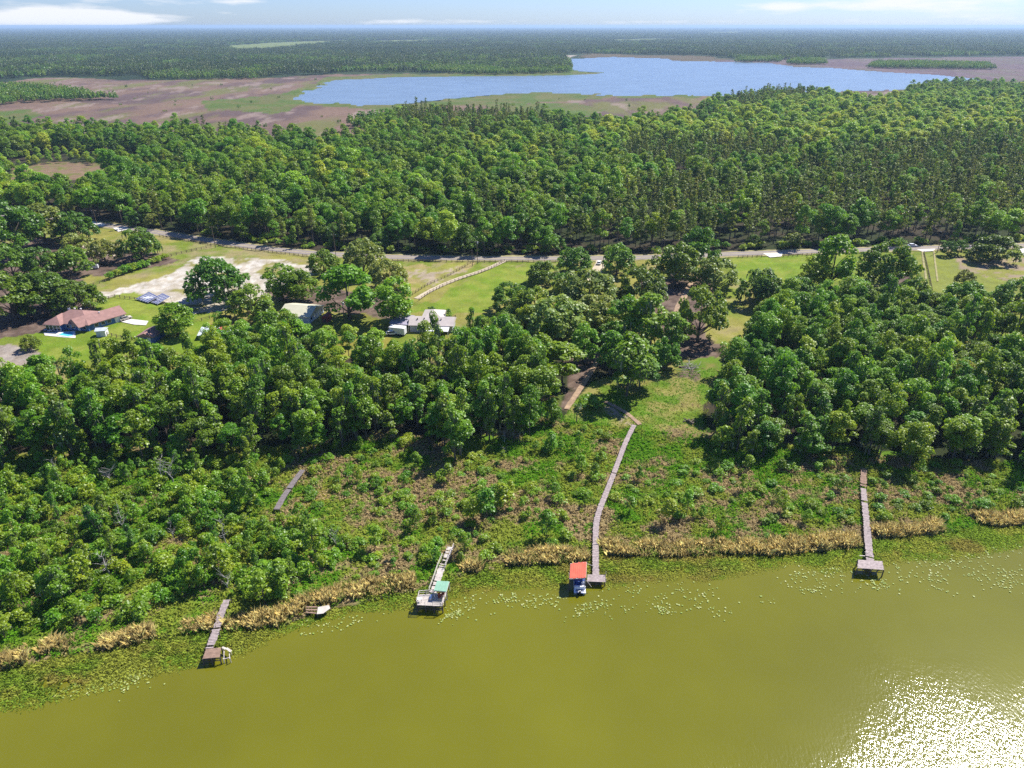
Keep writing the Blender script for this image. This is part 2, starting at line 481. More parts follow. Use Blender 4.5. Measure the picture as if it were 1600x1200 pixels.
def add_thing(kind, x, y, s, sz, rot, label, group, z):
    P = PROTO[kind]; c, t = P[random.randrange(len(P))]
    o = empty(KINDNAME[kind], (x, y, z), rot, label, CAT[kind], group); o.scale = (s, s, sz)
    link('branches' if kind == 'snag' else 'foliage' if kind == 'bush' else 'crown', c, o); link('stem' if kind == 'bush' else 'trunk', t, o)
    return o

def instancer(name, pts, protos, label, cat=None):
    """ONE stuff object: pts rows x, y, z, rot, sxy, sz, index"""
    coll = bpy.data.collections.new(name + '_sources')
    for i, me in enumerate(protos):
        coll.objects.link(bpy.data.objects.new('%s_source_%02d' % (name, i), me))
    P = np.array(pts, float)
    me = bpy.data.meshes.new(name); me.vertices.add(len(P)); me.vertices.foreach_set('co', P[:, :3].astype(np.float32).ravel())
    def at_(n, typ, d, key):
        a = me.attributes.new(n, typ, 'POINT'); a.data.foreach_set(key, d.ravel())
    at_('idx', 'INT', P[:, 6].astype(np.int32), 'value')
    at_('eul', 'FLOAT_VECTOR', np.stack([np.zeros(len(P)), np.zeros(len(P)), P[:, 3]], 1).astype(np.float32), 'vector')
    at_('scl', 'FLOAT_VECTOR', np.stack([P[:, 4], P[:, 4], P[:, 5]], 1).astype(np.float32), 'vector')
    me.update()
    o = link(name, me); tag(o, label, cat, kind='stuff')
    ng = bpy.data.node_groups.new(name + '_nodes', 'GeometryNodeTree')
    ng.interface.new_socket('Geometry', in_out='INPUT', socket_type='NodeSocketGeometry'); ng.interface.new_socket('Geometry', in_out='OUTPUT', socket_type='NodeSocketGeometry')
    gi = ng.nodes.new('NodeGroupInput'); go = ng.nodes.new('NodeGroupOutput')
    ci = ng.nodes.new('GeometryNodeCollectionInfo'); ci.inputs['Collection'].default_value = coll; ci.inputs['Separate Children'].default_value = True; ci.inputs['Reset Children'].default_value = True
    ip = ng.nodes.new('GeometryNodeInstanceOnPoints'); ip.inputs['Pick Instance'].default_value = True
    def na(n, t):
        q = ng.nodes.new('GeometryNodeInputNamedAttribute'); q.data_type = t; q.inputs['Name'].default_value = n
        return [s for s in q.outputs if s.enabled and s.name == 'Attribute'][0]
    er = ng.nodes.new('FunctionNodeEulerToRotation')
    L = ng.links.new
    L(gi.outputs[0], ip.inputs['Points']); L(ci.outputs[0], ip.inputs['Instance']); L(na('idx', 'INT'), ip.inputs['Instance Index'])
    L(na('eul', 'FLOAT_VECTOR'), er.inputs[0]); L(er.outputs[0], ip.inputs['Rotation']); L(na('scl', 'FLOAT_VECTOR'), ip.inputs['Scale'])
    L(ip.outputs[0], go.inputs[0])
    md = o.modifiers.new('planting', 'NODES'); md.node_group = ng
    return o
# ---------------------------------------------------------------- shorelines (photo pixels on the water plane -> metres)
SHORE = [(-900, 1330), (-300, 1130), (0, 1047), (40, 1038), (100, 1024), (160, 1018), (200, 1012), (240, 1000), (300, 992), (350, 986), (440, 980), (490, 958), (540, 945), (600, 937), (650, 922),
         (700, 905), (745, 893), (800, 884), (870, 882), (920, 872), (960, 868), (1140, 866), (1250, 862), (1340, 857), (1370, 842), (1475, 836), (1530, 822), (1600, 818), (1800, 800), (2600, 740)]
WEDGE = [(-900, 1500), (-300, 1220), (0, 1112), (60, 1105), (150, 1080), (240, 1056), (330, 1036), (362, 1030), (400, 1013), (450, 988), (500, 972), (560, 956), (640, 952), (690, 938), (760, 924), (830, 917), (880, 922),
         (950, 921), (1000, 908), (1100, 908), (1180, 896), (1240, 880), (1290, 896), (1350, 890), (1420, 876), (1480, 876), (1600, 855), (1800, 836), (2600, 770)]
shore_g = gp(SHORE); wedge_g = gp(WEDGE)
lake_g = shore_g + [(600, 40), (600, -400), (-600, -400), (-600, 40)]
open_g = wedge_g + [(600, 40), (600, -400), (-600, -400), (-600, 40)]
FAR = [(447, 156), (500, 135), (520, 125), (620, 120), (700, 119), (800, 118), (890, 117), (935, 115), (945, 113), (905, 111), (885, 103), (890, 92), (960, 89), (1040, 91), (1050, 95), (1130, 96), (1200, 98), (1240, 104), (1300, 106), (1380, 112),
       (1450, 116), (1520, 122), (1542, 128), (1480, 131), (1430, 138), (1350, 141), (1300, 144), (1200, 147), (1100, 149), (1000, 149), (900, 146), (850, 143), (770, 147), (700, 154), (640, 161), (570, 163), (500, 161)]
far_g = gp(FAR)

# ---------------------------------------------------------------- ground: one sheet, land cover by place
ys = np.concatenate([[2600, 1700], np.arange(1400, 1040, -12), np.arange(1040, 330, -2.2), np.arange(330, 130, -2.0), np.arange(130, 60, -1.0), np.arange(60, 44, -.8), [43.5, 42.9, 42.5, 42.3]])
xs = np.concatenate([[-2600, -1400, -800, -500], np.arange(-350, -20, 14), np.arange(-20, 1621, 4.5), np.arange(1626, 1960, 14), [2100, 2400, 3000, 4200]])
GX, GY = np.meshgrid(xs, ys)
WX, WY = atn(GX, GY)
WX = np.clip(WX, -38000, 38000); WX[0] = WX[1]; WY[0] = -400          # behind the camera: lake bed
# edges wander: look each vertex's cover up at a place shifted by noise
d = np.clip(np.hypot(WX, WY) * .03, 1.5, 60)
sx = WX + (fnoise(WX / (d * 1.3), WY / (d * 1.3), 11) - .5) * d * 2.2 * .8
sy = WY + (fnoise(WX / (d * 1.3), WY / (d * 1.3), 23) - .5) * d * 3.0 * .8
n1 = fnoise(WX / 6, WY / 6, 3, 4); n2 = fnoise(WX / 26, WY / 26, 5, 4); n3 = fnoise(WX / 160, WY / 240, 9, 4); n4 = fnoise(WX / 2.0, WY / 2.5, 13, 3)
C = np.zeros(WX.shape + (3,))
def c3(*v): return np.array(v)
def lerp(a, b, t): t = np.clip(t, 0, 1)[..., None]; return a * (1 - t) + b * t
def ss(a, b, x): t = np.clip((x - a) / (b - a), 0, 1); return t * t * (3 - 2 * t)
C[:] = lerp(c3(.045, .06, .018), c3(.075, .06, .035), ss(.4, .6, n2))                     # forest floor
def lay(poly, col, px=True, soft=True):
    m = inside(gp(poly) if px else poly, sx if soft else WX, sy if soft else WY)
    C[m] = col[m] if isinstance(col, np.ndarray) and col.ndim == 3 else col
    return m
# far pine country
far_col = lerp(c3(.03, .052, .02), c3(.055, .085, .03), ss(.35, .65, n3))
lay([(-3000, 41.0), (4000, 41.0), (4000, 130), (-3000, 130)], far_col, soft=False)
prairie = lerp(c3(.27, .175, .12), c3(.175, .115, .10), ss(.4, .6, fnoise(WX / 60, WY / 110, 41, 4)))
prairie = lerp(prairie, c3(.21, .20, .065), ss(.50, .66, fnoise(WX / 45, WY / 150, 77, 4)))
prairie = lerp(prairie, c3(.38, .28, .22), .8 * ss(.62, .72, fnoise(WX / 22, WY / 70, 78, 3)))
lay([(-700, 215), (-700, 125), (0, 130), (60, 122), (250, 126), (440, 120), (620, 114), (700, 116), (540, 140), (460, 160), (560, 168), (640, 165), (600, 185), (560, 232), (400, 220), (260, 210), (0, 215)], prairie)
lay([(660, 190), (660, 162), (760, 146), (900, 143), (1160, 147), (1330, 141), (1440, 138), (1440, 165), (1340, 162), (1100, 190), (960, 205), (850, 192)], prairie)
lay([(1040, 97), (1150, 93), (1300, 92), (1480, 90), (1640, 88), (2300, 84), (2300, 140), (1600, 131), (1530, 131), (1380, 115), (1200, 103), (1100, 99)], lerp(prairie, c3(.17, .115, .14), .6 * np.ones_like(n1)))
lay([(900, 89), (920, 84), (1100, 88), (1150, 94), (1060, 97), (960, 93)], c3(.16, .12, .06))
# green fringe of the far lake
fr = lerp(c3(.13, .19, .035), c3(.19, .19, .06), ss(.4, .6, n2))
for p in ([(440, 160), (490, 134), (520, 121), (620, 115), (890, 112), (890, 122), (620, 124), (530, 130), (470, 158)],
          [(440, 154), (560, 162), (640, 160), (770, 145), (870, 141), (1000, 147), (1110, 147), (1100, 153), (980, 152), (880, 158), (800, 164), (690, 165), (600, 172), (480, 165)],
          [(760, 164), (900, 160), (960, 172), (900, 185), (820, 178)], [(860, 112), (900, 104), (958, 113), (930, 120), (870, 120)],
          [(-200, 190), (30, 172), (60, 182), (0, 200), (-200, 215)], [(330, 158), (470, 140), (500, 155), (420, 178), (340, 172)]): lay(p, fr)
for p in ([(340, 72), (440, 66), (560, 62), (520, 69), (440, 78), (360, 82)], [(560, 64), (760, 60), (760, 63), (600, 68)], [(930, 63), (1030, 60), (1080, 62), (980, 67)], [(1060, 51), (1180, 49), (1150, 53)], [(100, 81), (330, 77), (330, 79), (110, 84)], [(650, 71), (830, 68), (830, 70), (660, 73)], [(1180, 76), (1500, 72), (1500, 74), (1200, 78)], [(1250, 58), (1420, 57), (1400, 59)]):
    lay(p, c3(.24, .29, .08))
lay([(120, 92), (250, 89), (250, 92), (150, 96)], c3(.3, .2, .17)); lay([(560, 89), (640, 88), (640, 90), (560, 91)], c3(.22, .2, .12))
lay([(10, 285), (20, 262), (90, 255), (170, 262), (165, 275), (100, 284)], lerp(c3(.30, .20, .12), c3(.20, .21, .05), ss(.45, .65, n1)))
lay([(868, 89), (888, 84), (892, 89), (884, 95)], c3(.6, .5, .4))
# farms on the near side of the road
grass = lerp(c3(.225, .29, .032), c3(.37, .34, .075), ss(.42, .62, n2)); grass = lerp(grass, c3(.42, .34, .15), .7 * ss(.55, .7, n1))
lawn = lerp(c3(.215, .32, .025), c3(.31, .36, .05), ss(.35, .65, n1)); dry = lerp(c3(.47, .37, .15), c3(.34, .34, .065), ss(.4, .62, n1))
lay([(-900, 600), (-700, 360), (130, 348), (200, 356), (330, 376), (480, 396), (600, 402), (870, 404), (1150, 397), (1280, 393), (1400, 389), (1600, 386), (2400, 380), (2600, 540), (1600, 560), (1250, 560), (900, 560), (600, 560), (300, 580), (0, 620)], grass)
sand = lerp(c3(.76, .69, .57), c3(.58, .50, .37), ss(.35, .6, n4)); sand = lerp(sand, c3(.34, .31, .09), ss(.53, .64, n1))
lay([(128, 468), (180, 452), (245, 432), (262, 425), (310, 396), (370, 390), (478, 402), (500, 420), (440, 440), (410, 462), (395, 480), (330, 488), (310, 492), (250, 478), (210, 470), (160, 475)], sand)
lay([(250, 385), (320, 384), (470, 400), (480, 410), (380, 404), (310, 400), (240, 428), (205, 440), (190, 438)], lerp(grass, c3(.42, .33, .17), .5 * ss(.4, .6, n1)))
lay([(600, 412), (740, 408), (745, 414), (700, 432), (640, 462), (600, 470)], dry)
lay([(648, 420), (700, 416), (720, 425), (670, 440)], lerp(dry, c3(.5, .4, .27), ss(.4, .6, n4)))
lay([(760, 420), (872, 412), (840, 450), (760, 490), (690, 492), (650, 480)], lawn)
lay([(140, 470), (190, 461), (260, 478), (330, 492), (310, 520), (330, 545), (60, 570), (40, 520), (80, 505)], lawn)
lay([(455, 505), (520, 500), (560, 490), (600, 488), (620, 540), (560, 550), (480, 530)], lerp(c3(.32, .28, .05), c3(.22, .25, .04), ss(.4, .6, n1)))
lay([(1150, 404), (1350, 399), (1320, 440), (1230, 450), (1150, 440)], lawn)
lay([(1440, 400), (1640, 396), (1700, 480), (1540, 500), (1440, 450)], lerp(lawn, dry, .35 * np.ones_like(n1)))
lay([(1505, 405), (1600, 400), (1700, 398), (1700, 440), (1600, 440), (1530, 432)], lerp(c3(.45, .34, .22), dry, ss(.45, .6, n1)))
lay([(-200, 560), (0, 540), (75, 552), (80, 565), (50, 600), (30, 630), (-200, 640)], lerp(c3(.52, .44, .36), c3(.42, .34, .26), ss(.4, .6, n4)))
lay([(815, 600), (885, 600), (872, 664), (815, 690)], lerp(c3(.12, .16, .03), c3(.17, .12, .07), ss(.4, .6, n1)))
litter = lerp(c3(.17, .115, .085), c3(.27, .19, .14), ss(.4, .6, n4)); litter = lerp(litter, c3(.07, .06, .03), ss(.6, .7, n1))
for p in ([(-60, 420), (60, 370), (120, 375), (150, 395), (250, 395), (270, 408), (160, 432), (120, 440), (150, 500), (80, 520), (-80, 540)], [(400, 455), (480, 445), (620, 470), (640, 500), (560, 495), (440, 478)],
          [(1010, 440), (1110, 432), (1130, 470), (1100, 520), (1160, 560), (1120, 570), (1050, 570), (1040, 520)], [(895, 560), (945, 545), (942, 575), (912, 612), (888, 640), (876, 636), (890, 600)], [(1420, 430), (1440, 428), (1450, 465), (1425, 470)]): lay(p, litter)
track = c3(.46, .35, .25)
# clearing above the boardwalk
clear = lerp(c3(.17, .28, .025), c3(.36, .32, .09), ss(.42, .62, n1))
lay([(880, 655), (900, 625), (950, 590), (1000, 575), (1060, 565), (1130, 560), (1140, 600), (1105, 640), (1110, 690), (1000, 668), (930, 668)], clear)
lay([(950, 628), (975, 640), (1010, 660), (1000, 668), (975, 655), (950, 640)], lerp(track, clear, ss(.5, .65, n1)))
lay([(1050, 590), (1080, 578), (1100, 590), (1090, 600)], litter)
# marsh behind the reeds
marsh = lerp(c3(.13, .26, .015), c3(.24, .28, .035), ss(.35, .6, n1)); marsh = lerp(marsh, c3(.33, .25, .11), ss(.47, .58, fnoise(WX / 9, WY / 7, 61, 4)))
lay([(-900, 1250), (-300, 1000), (0, 712), (100, 705), (480, 695), (640, 678), (720, 685), (860, 655), (960, 664), (1110, 680), (1250, 695), (1400, 712), (1600, 718), (2300, 690), (2300, 780)] + SHORE[::-1], marsh)
lay([(400, 780), (480, 735), (640, 760), (620, 800), (450, 810)], lerp(c3(.12, .24, .02), c3(.34, .31, .04), ss(.5, .65, n1)))
# lake beds
Z = np.zeros(WX.shape) + (n2 - .5) * .25 + (n4 - .5) * .12
ml = inside(lake_g, sx * .35 + WX * .65, sy * .35 + WY * .65); C[ml] = lerp(c3(.11, .12, .02), c3(.15, .14, .03), ss(.4, .6, n1))[ml]; Z[ml] = -.9
mo = inside(open_g, WX, WY); Z[mo] = -2.2
mf = inside(far_g, WX + (fnoise(WX / 40, WY / 40, 5) - .5) * 30, WY + (fnoise(WX / 40, WY / 40, 8) - .5) * 60); Z[mf] = -4
Z[0] = -2.2; Z[1] = -2.2
nr, nc = GX.shape
idx = np.arange(nr * nc).reshape(nr, nc)
F = np.stack([idx[:-1, :-1], idx[:-1, 1:], idx[1:, 1:], idx[1:, :-1]], -1).reshape(-1, 4)
V = np.stack([WX, WY, Z], -1).reshape(-1, 3)
mg, nt, b = newmat('ground')
col = attr(nt, 'cover').outputs['Color']
tc = node(nt, 'ShaderNodeTexCoord')
fa = noise_fac(nt, 1.4, 5, rough=.7); fb = noise_fac(nt, .16, 5, rough=.65); fc = noise_fac(nt, .012, 4)
k = mathn(nt, 'MULTIPLY_ADD', fa, .75, .30); k2 = mathn(nt, 'MULTIPLY_ADD', fb, .9, .42); k3 = mathn(nt, 'MULTIPLY_ADD', fc, .5, .72)
kk = mathn(nt, 'MULTIPLY', mathn(nt, 'MULTIPLY', k, k2), k3)
cmb = node(nt, 'ShaderNodeCombineColor'); [nt.links.new(kk, cmb.inputs[i]) for i in range(3)]
col2 = mixc(nt, 1.0, col, cmb.outputs[0], 'MULTIPLY')
nt.links.new(mixc(nt, 1.0, col2, (1.06, 1.06, 1.06), 'MULTIPLY'), b.inputs['Base Color'])
b.inputs['Roughness'].default_value = .95; b.inputs['Specular IOR Level'].default_value = .1
bp = node(nt, 'ShaderNodeBump'); bp.inputs['Strength'].default_value = .5; bp.inputs['Distance'].default_value = .4
nt.links.new(fa, bp.inputs['Height']); nt.links.new(bp.outputs[0], b.inputs['Normal'])
g = link('ground', npmesh('ground', V, F, mg, {'cover': ('FLOAT_COLOR', 'POINT', np.concatenate([C.reshape(-1, 3), np.ones((nr * nc, 1))], 1))}, smooth=True))
tag(g, kind='structure')

# ---------------------------------------------------------------- water
def water_mat(name, col, rough, waves, spec=.5):
    m, nt, b = newmat(name)
    f0 = noise_fac(nt, .02, 4)
    lo = tuple(v * .90 for v in col); hi = tuple(v * 1.08 for v in col)
    nt.links.new(ramp(nt, f0, [(.35, lo), (.65, hi)]), b.inputs['Base Color'])
    b.inputs['Roughness'].default_value = rough; b.inputs['IOR'].default_value = 1.33
    b.inputs['Specular IOR Level'].default_value = spec
    waves(nt, b)
    return m
def near_waves(nt, b):
    tc = node(nt, 'ShaderNodeTexCoord')
    mp = node(nt, 'ShaderNodeMapping'); mp.inputs['Rotation'].default_value = (0, 0, R(35)); mp.inputs['Scale'].default_value = (1.0, .55, 1)
    nt.links.new(tc.outputs['Object'], mp.inputs['Vector'])
    a = noise_fac(nt, 2.6, 2, rough=.5, vec=mp.outputs[0]); c = noise_fac(nt, 7.0, 2, rough=.5, vec=mp.outputs[0])
    h = mathn(nt, 'MULTIPLY_ADD', c, .30, a)
    # wind patches: ruffled water lies towards the middle of the lake, the shore is calm
    sep = node(nt, 'ShaderNodeSeparateXYZ'); nt.links.new(tc.outputs['Object'], sep.inputs[0])
    gust = noise_fac(nt, .05, 3, rough=.55)
    run = mathn(nt, 'MINIMUM', mathn(nt, 'MULTIPLY', sep.outputs[0], .5), 32)
    v = mathn(nt, 'MULTIPLY_ADD', gust, -34, mathn(nt, 'SUBTRACT', sep.outputs[1], run))
    lee = node(nt, 'ShaderNodeMapRange', interpolation_type='SMOOTHSTEP'); nt.links.new(v, lee.inputs['Value'])
    lee.inputs['From Min'].default_value = 17; lee.inputs['From Max'].default_value = 38; lee.inputs['To Min'].default_value = 1.0; lee.inputs['To Max'].default_value = .10
    s = lee.outputs[0]
    bp = node(nt, 'ShaderNodeBump'); bp.inputs['Distance'].default_value = WAVE
    nt.links.new(mathn(nt, 'MULTIPLY', h, s), bp.inputs['Height']); nt.links.new(bp.outputs[0], b.inputs['Normal'])
def far_waves(nt, b):
    a = noise_fac(nt, .25, 3, rough=.6)
    gust = noise_fac(nt, .006, 3)
    bp = node(nt, 'ShaderNodeBump'); bp.inputs['Distance'].default_value = 1.3
    nt.links.new(mathn(nt, 'MULTIPLY', a, mathn(nt, 'MULTIPLY_ADD', gust, 1.2, .4)), bp.inputs['Height']); nt.links.new(bp.outputs[0], b.inputs['Normal'])
WAVE = .088
m = MB()
wl = [(1400, -400), (1400, 200)] + [(x + 0, y + 12) for x, y in shore_g[::-1]] + [(-1400, 60), (-1400, -400)]
m.add([(x, y, -.22) for x, y in wl], [tuple(range(len(wl)))])
tag(m.build('lake_water', water_mat('lake_water', (.130, .126, .0076), .115, near_waves)), kind='structure')
m = MB(); cx, cy = np.mean(far_g, 0)
fl = [(cx + (x - cx) * 1.04, cy + (y - cy) * 1.04) for x, y in far_g]
m.add([(x, y, -.9) for x, y in fl], [tuple(range(len(fl)))])
tag(m.build('far_lake_water', water_mat('far_lake_water', (.15, .20, .25), .25, far_waves)), kind='structure')

# ---------------------------------------------------------------- road and tracks
def strip(pts, w, z, seed=0, wob=0.0, seg=3.0, px=True):
    P = [Vector(at(*p)[:2]) if px else Vector(p) for p in pts]
    Q = []
    for a, b in zip(P, P[1:]):
        n = max(1, int((b - a).length / seg))
        Q += [a.lerp(b, i / n) for i in range(n)]
    Q.append(P[-1])
    for _ in range(6): Q = [Q[0]] + [(Q[i - 1] + Q[i] * 2 + Q[i + 1]) / 4 for i in range(1, len(Q) - 1)] + [Q[-1]]
    m = MB(); vs = []; g = random.Random(seed)
    for i, p in enumerate(Q):
        dd = (Q[min(i + 1, len(Q) - 1)] - Q[max(i - 1, 0)]).normalized(); nn = Vector((-dd.y, dd.x))
        a, b = w / 2 + g.uniform(-wob, wob), w / 2 + g.uniform(-wob, wob)
        vs += [(p.x - nn.x * a, p.y - nn.y * a, z), (p.x + nn.x * b, p.y + nn.y * b, z)]
    m.add(vs, [(2 * i, 2 * i + 2, 2 * i + 3, 2 * i + 1) for i in range(len(Q) - 1)])
    return m, Q
M['asphalt'] = plain('asphalt', (.23, .195, .17), .9, .12, .3)
M['shoulder'] = plain('sandy_shoulder', (.27, .235, .10), .95, .3, .35)
M['dirt'] = plain('sandy_track', (.46, .38, .26), .95, .2, .5)
M['path_soil'] = plain('brown_path_soil', (.31, .21, .13), .95, .35, .6)
M['line'] = plain('road_paint', (.55, .45, .2), .7, .1, 1)
ROAD = [(-500, 300), (-200, 322), (60, 340), (135, 349), (200, 356), (262, 366), (333, 377), (400, 387), (480, 395.5), (600, 402), (750, 404.5), (870, 404.5), (1000, 403), (1150, 397), (1280, 393), (1400, 389), (1600, 384), (1900, 376), (2400, 364)]
m, rq = strip(ROAD, 9.5, .16, 3, 1.0); tag(m.build('road_shoulder', M['shoulder']), kind='structure')
m, rq = strip(ROAD, 6.0, .20); tag(m.build('road', M['asphalt']), kind='structure')
m, _ = strip(ROAD, .3, .225); tag(m.build('road_marking', M['line']), kind='structure')
for i, (pts, w, mt) in enumerate([([(651, 467), (670, 456), (690, 446), (715, 436), (740, 428), (765, 419), (790, 407)], 2.6, 'dirt'), ([(1441, 392), (1443, 410), (1446, 428), (1448, 450)], .9, 'shoulder'), ([(1459, 392), (1461, 410), (1465, 440)], .7, 'shoulder'),
        ([(1000, 664), (985, 650), (965, 637), (945, 628)], 1.3, 'path_soil'), ([(885, 640), (905, 610), (925, 580), (935, 560)], 1.7, 'path_soil'), ([(1045, 560), (1050, 520), (1060, 480), (1080, 445), (1090, 432)], 2.6, 'path_soil'), ([(300, 490), (330, 484), (350, 480), (395, 470)], 3, 'dirt'),
        ([(940, 407), (935, 420), (925, 440)], 5, 'dirt'), ([(182, 400), (150, 396), (120, 378)], 2, 'dirt')]):
    m, _ = strip(pts, w, .19, i, w * .05, 1.2); tag(m.build('dirt_track', M[mt]), kind='structure')
for poly, nm in (([(185, 362), (176, 356), (196, 353.5), (203, 357.5)], 'driveway_apron'), ([(1192, 395.5), (1223, 394.5), (1221, 400.5), (1203, 402)], 'driveway_apron'), ([(1432, 389.5), (1462, 388.5), (1458, 392), (1442, 393)], 'driveway_apron'),
                 ([(141, 345), (166, 350), (160, 354), (140, 352)], 'driveway_apron'), ([(181, 501), (198, 497.5), (232, 501.5), (228, 508), (210, 507)], 'house_driveway'), ([(1593, 388), (1640, 388), (1640, 408), (1600, 400)], 'driveway_apron')):
    m = MB(); m.add([at(x, y, .24) for x, y in poly], [tuple(range(len(poly)))[::-1]]); tag(m.build(nm, M['concrete']), kind='structure')

# ---------------------------------------------------------------- light, sky, air, camera
SUN_EL, SUN_AZ = R(51), R(49)           # azimuth clockwise from the view direction
w = bpy.data.worlds.new('World'); SC.world = w; w.use_nodes = True
nt = w.node_tree; bg = nt.nodes['Background']
sk = node(nt, 'ShaderNodeTexSky', sky_type='NISHITA'); sk.sun_disc = False; sk.sun_elevation = SUN_EL; sk.sun_rotation = SUN_AZ
sk.altitude = 100; sk.air_density = 1.0; sk.dust_density = .3; sk.ozone_density = 3.0
tc = node(nt, 'ShaderNodeTexCoord'); sep = node(nt, 'ShaderNodeSeparateXYZ'); nt.links.new(tc.outputs['Generated'], sep.inputs[0])
az = mathn(nt, 'ARCTAN2', sep.outputs[0], sep.outputs[1]); el = mathn(nt, 'ARCSINE', sep.outputs[2])
cv = node(nt, 'ShaderNodeCombineXYZ'); nt.links.new(mathn(nt, 'MULTIPLY', az, 9), cv.inputs[0]); nt.links.new(mathn(nt, 'MULTIPLY', el, 60), cv.inputs[1])
nz = node(nt, 'ShaderNodeTexNoise'); nz.inputs['Scale'].default_value = 1.4; nz.inputs['Detail'].default_value = 7; nz.inputs['Roughness'].default_value = .6; nt.links.new(cv.outputs[0], nz.inputs['Vector'])
tot = None
for px, py, wx, wy, st in ((85, 27, 70, 12, 1.0), (190, 29, 65, 8, .9), (20, 32, 60, 6, .7), (365, 16, 40, 7, .35), (630, 34, 60, 4, .6), (790, 33, 60, 3.5, .5), (1215, 12, 55, 9, .6), (1400, 6, 110, 9, .7), (1560, 16, 90, 16, .4), (1010, 34, 80, 4, .45), (1300, 34, 200, 3, .3), (300, 1, 160, 4, .55)):
    x, y = px - 800, py - 600
    fw, dn = FPX * CP - y * SP, y * CP + FPX * SP
    a0 = math.atan2(x, fw); e0 = math.atan2(-dn, math.hypot(x, fw))
    da = mathn(nt, 'MULTIPLY', mathn(nt, 'SUBTRACT', az, a0), FPX / wx * .9); de = mathn(nt, 'MULTIPLY', mathn(nt, 'SUBTRACT', el, e0), FPX / wy * .9)
    q = mathn(nt, 'ADD', mathn(nt, 'MULTIPLY', da, da), mathn(nt, 'MULTIPLY', de, de))
    e = mathn(nt, 'MULTIPLY', mathn(nt, 'EXPONENT', mathn(nt, 'MULTIPLY', q, -1.0)), st)
    tot = e if tot is None else mathn(nt, 'ADD', tot, e)
# clouds elsewhere in the sky too
hi = mathn(nt, 'MULTIPLY', mathn(nt, 'SUBTRACT', nz.outputs['Fac'], .56), 1.7)
mask = mathn(nt, 'ADD', mathn(nt, 'MULTIPLY', tot, 1.05), hi)
fac = ramp(nt, mask, [(.30, (0, 0, 0)), (.78, (1, 1, 1))])
fac = mathn(nt, 'MULTIPLY', fac, .92)
skc = mixc(nt, 1.0, sk.outputs[0], (.73, .93, 1.48), 'MULTIPLY')
out = mixc(nt, fac, skc, (8.6, 8.8, 9.2))
nt.links.new(out, bg.inputs['Color']); bg.inputs['Strength'].default_value = .066

sl = bpy.data.lights.new('sun', 'SUN'); sl.energy = 4.8; sl.angle = R(.5); sl.color = (1, .968, .92)
so = bpy.data.objects.new('sun', sl); COL.objects.link(so)
sdir = Vector((math.cos(SUN_EL) * math.sin(SUN_AZ), math.cos(SUN_EL) * math.cos(SUN_AZ), math.sin(SUN_EL)))
so.rotation_euler = sdir.to_track_quat('Z', 'Y').to_euler(); so.location = sdir * 90

cam = bpy.data.cameras.new('camera'); co = bpy.data.objects.new('camera', cam); COL.objects.link(co); SC.camera = co
cam.sensor_width = 36; cam.lens = 36 * FPX / 1600; cam.clip_end = 200000; cam.clip_start = .5
co.location = (0, 0, CAM_H); co.rotation_euler = (math.pi / 2 - PITCH, 0, 0)

HZ = 26000.0
m = MB(); m.box((0, HZ - 1500, 53.5), (3.1 * HZ, 2 * HZ, 115))
hm = bpy.data.materials.new('haze'); hm.use_nodes = True; hn = hm.node_tree; hn.nodes.remove(hn.nodes['Principled BSDF'])
pv = node(hn, 'ShaderNodeVolumePrincipled'); pv.inputs['Color'].default_value = (.56, .76, .96, 1); pv.inputs['Density'].default_value = 6.5e-5; pv.inputs['Anisotropy'].default_value = .15
hn.links.new(pv.outputs[0], hn.nodes['Material Output'].inputs['Volume'])
hz = m.build('haze', hm); tag(hz, kind='stuff')

SC.view_settings.view_transform = 'Standard'; SC.view_settings.look = 'None'; SC.view_settings.gamma = 1; SC.view_settings.exposure = .8
cy_ = SC.cycles
cy_.max_bounces = 5; cy_.diffuse_bounces = 3; cy_.glossy_bounces = 2; cy_.transmission_bounces = 2; cy_.volume_bounces = 0; cy_.transparent_max_bounces = 4
cy_.use_denoising = False; cy_.sample_clamp_indirect = 4; cy_.caustics_reflective = False; cy_.caustics_refractive = False
# ================================================================ vegetation
def oak_px(px, py, rpx, label, kind='oak', hs=1.0, zf=.55):
    """a crown seen centred at a pixel with that half width; the tree stands on the ground below it"""
    H0, R0 = NOM[kind]
    z = 6.0
    for _ in range(4):
        x, y = atn(px, py, z); r = rpx / ppm(x, y, z); s = r / R0; H = H0 * s * hs; z = H * zf
    plant(kind, x, y, s, s * hs, label, None, 0, True)

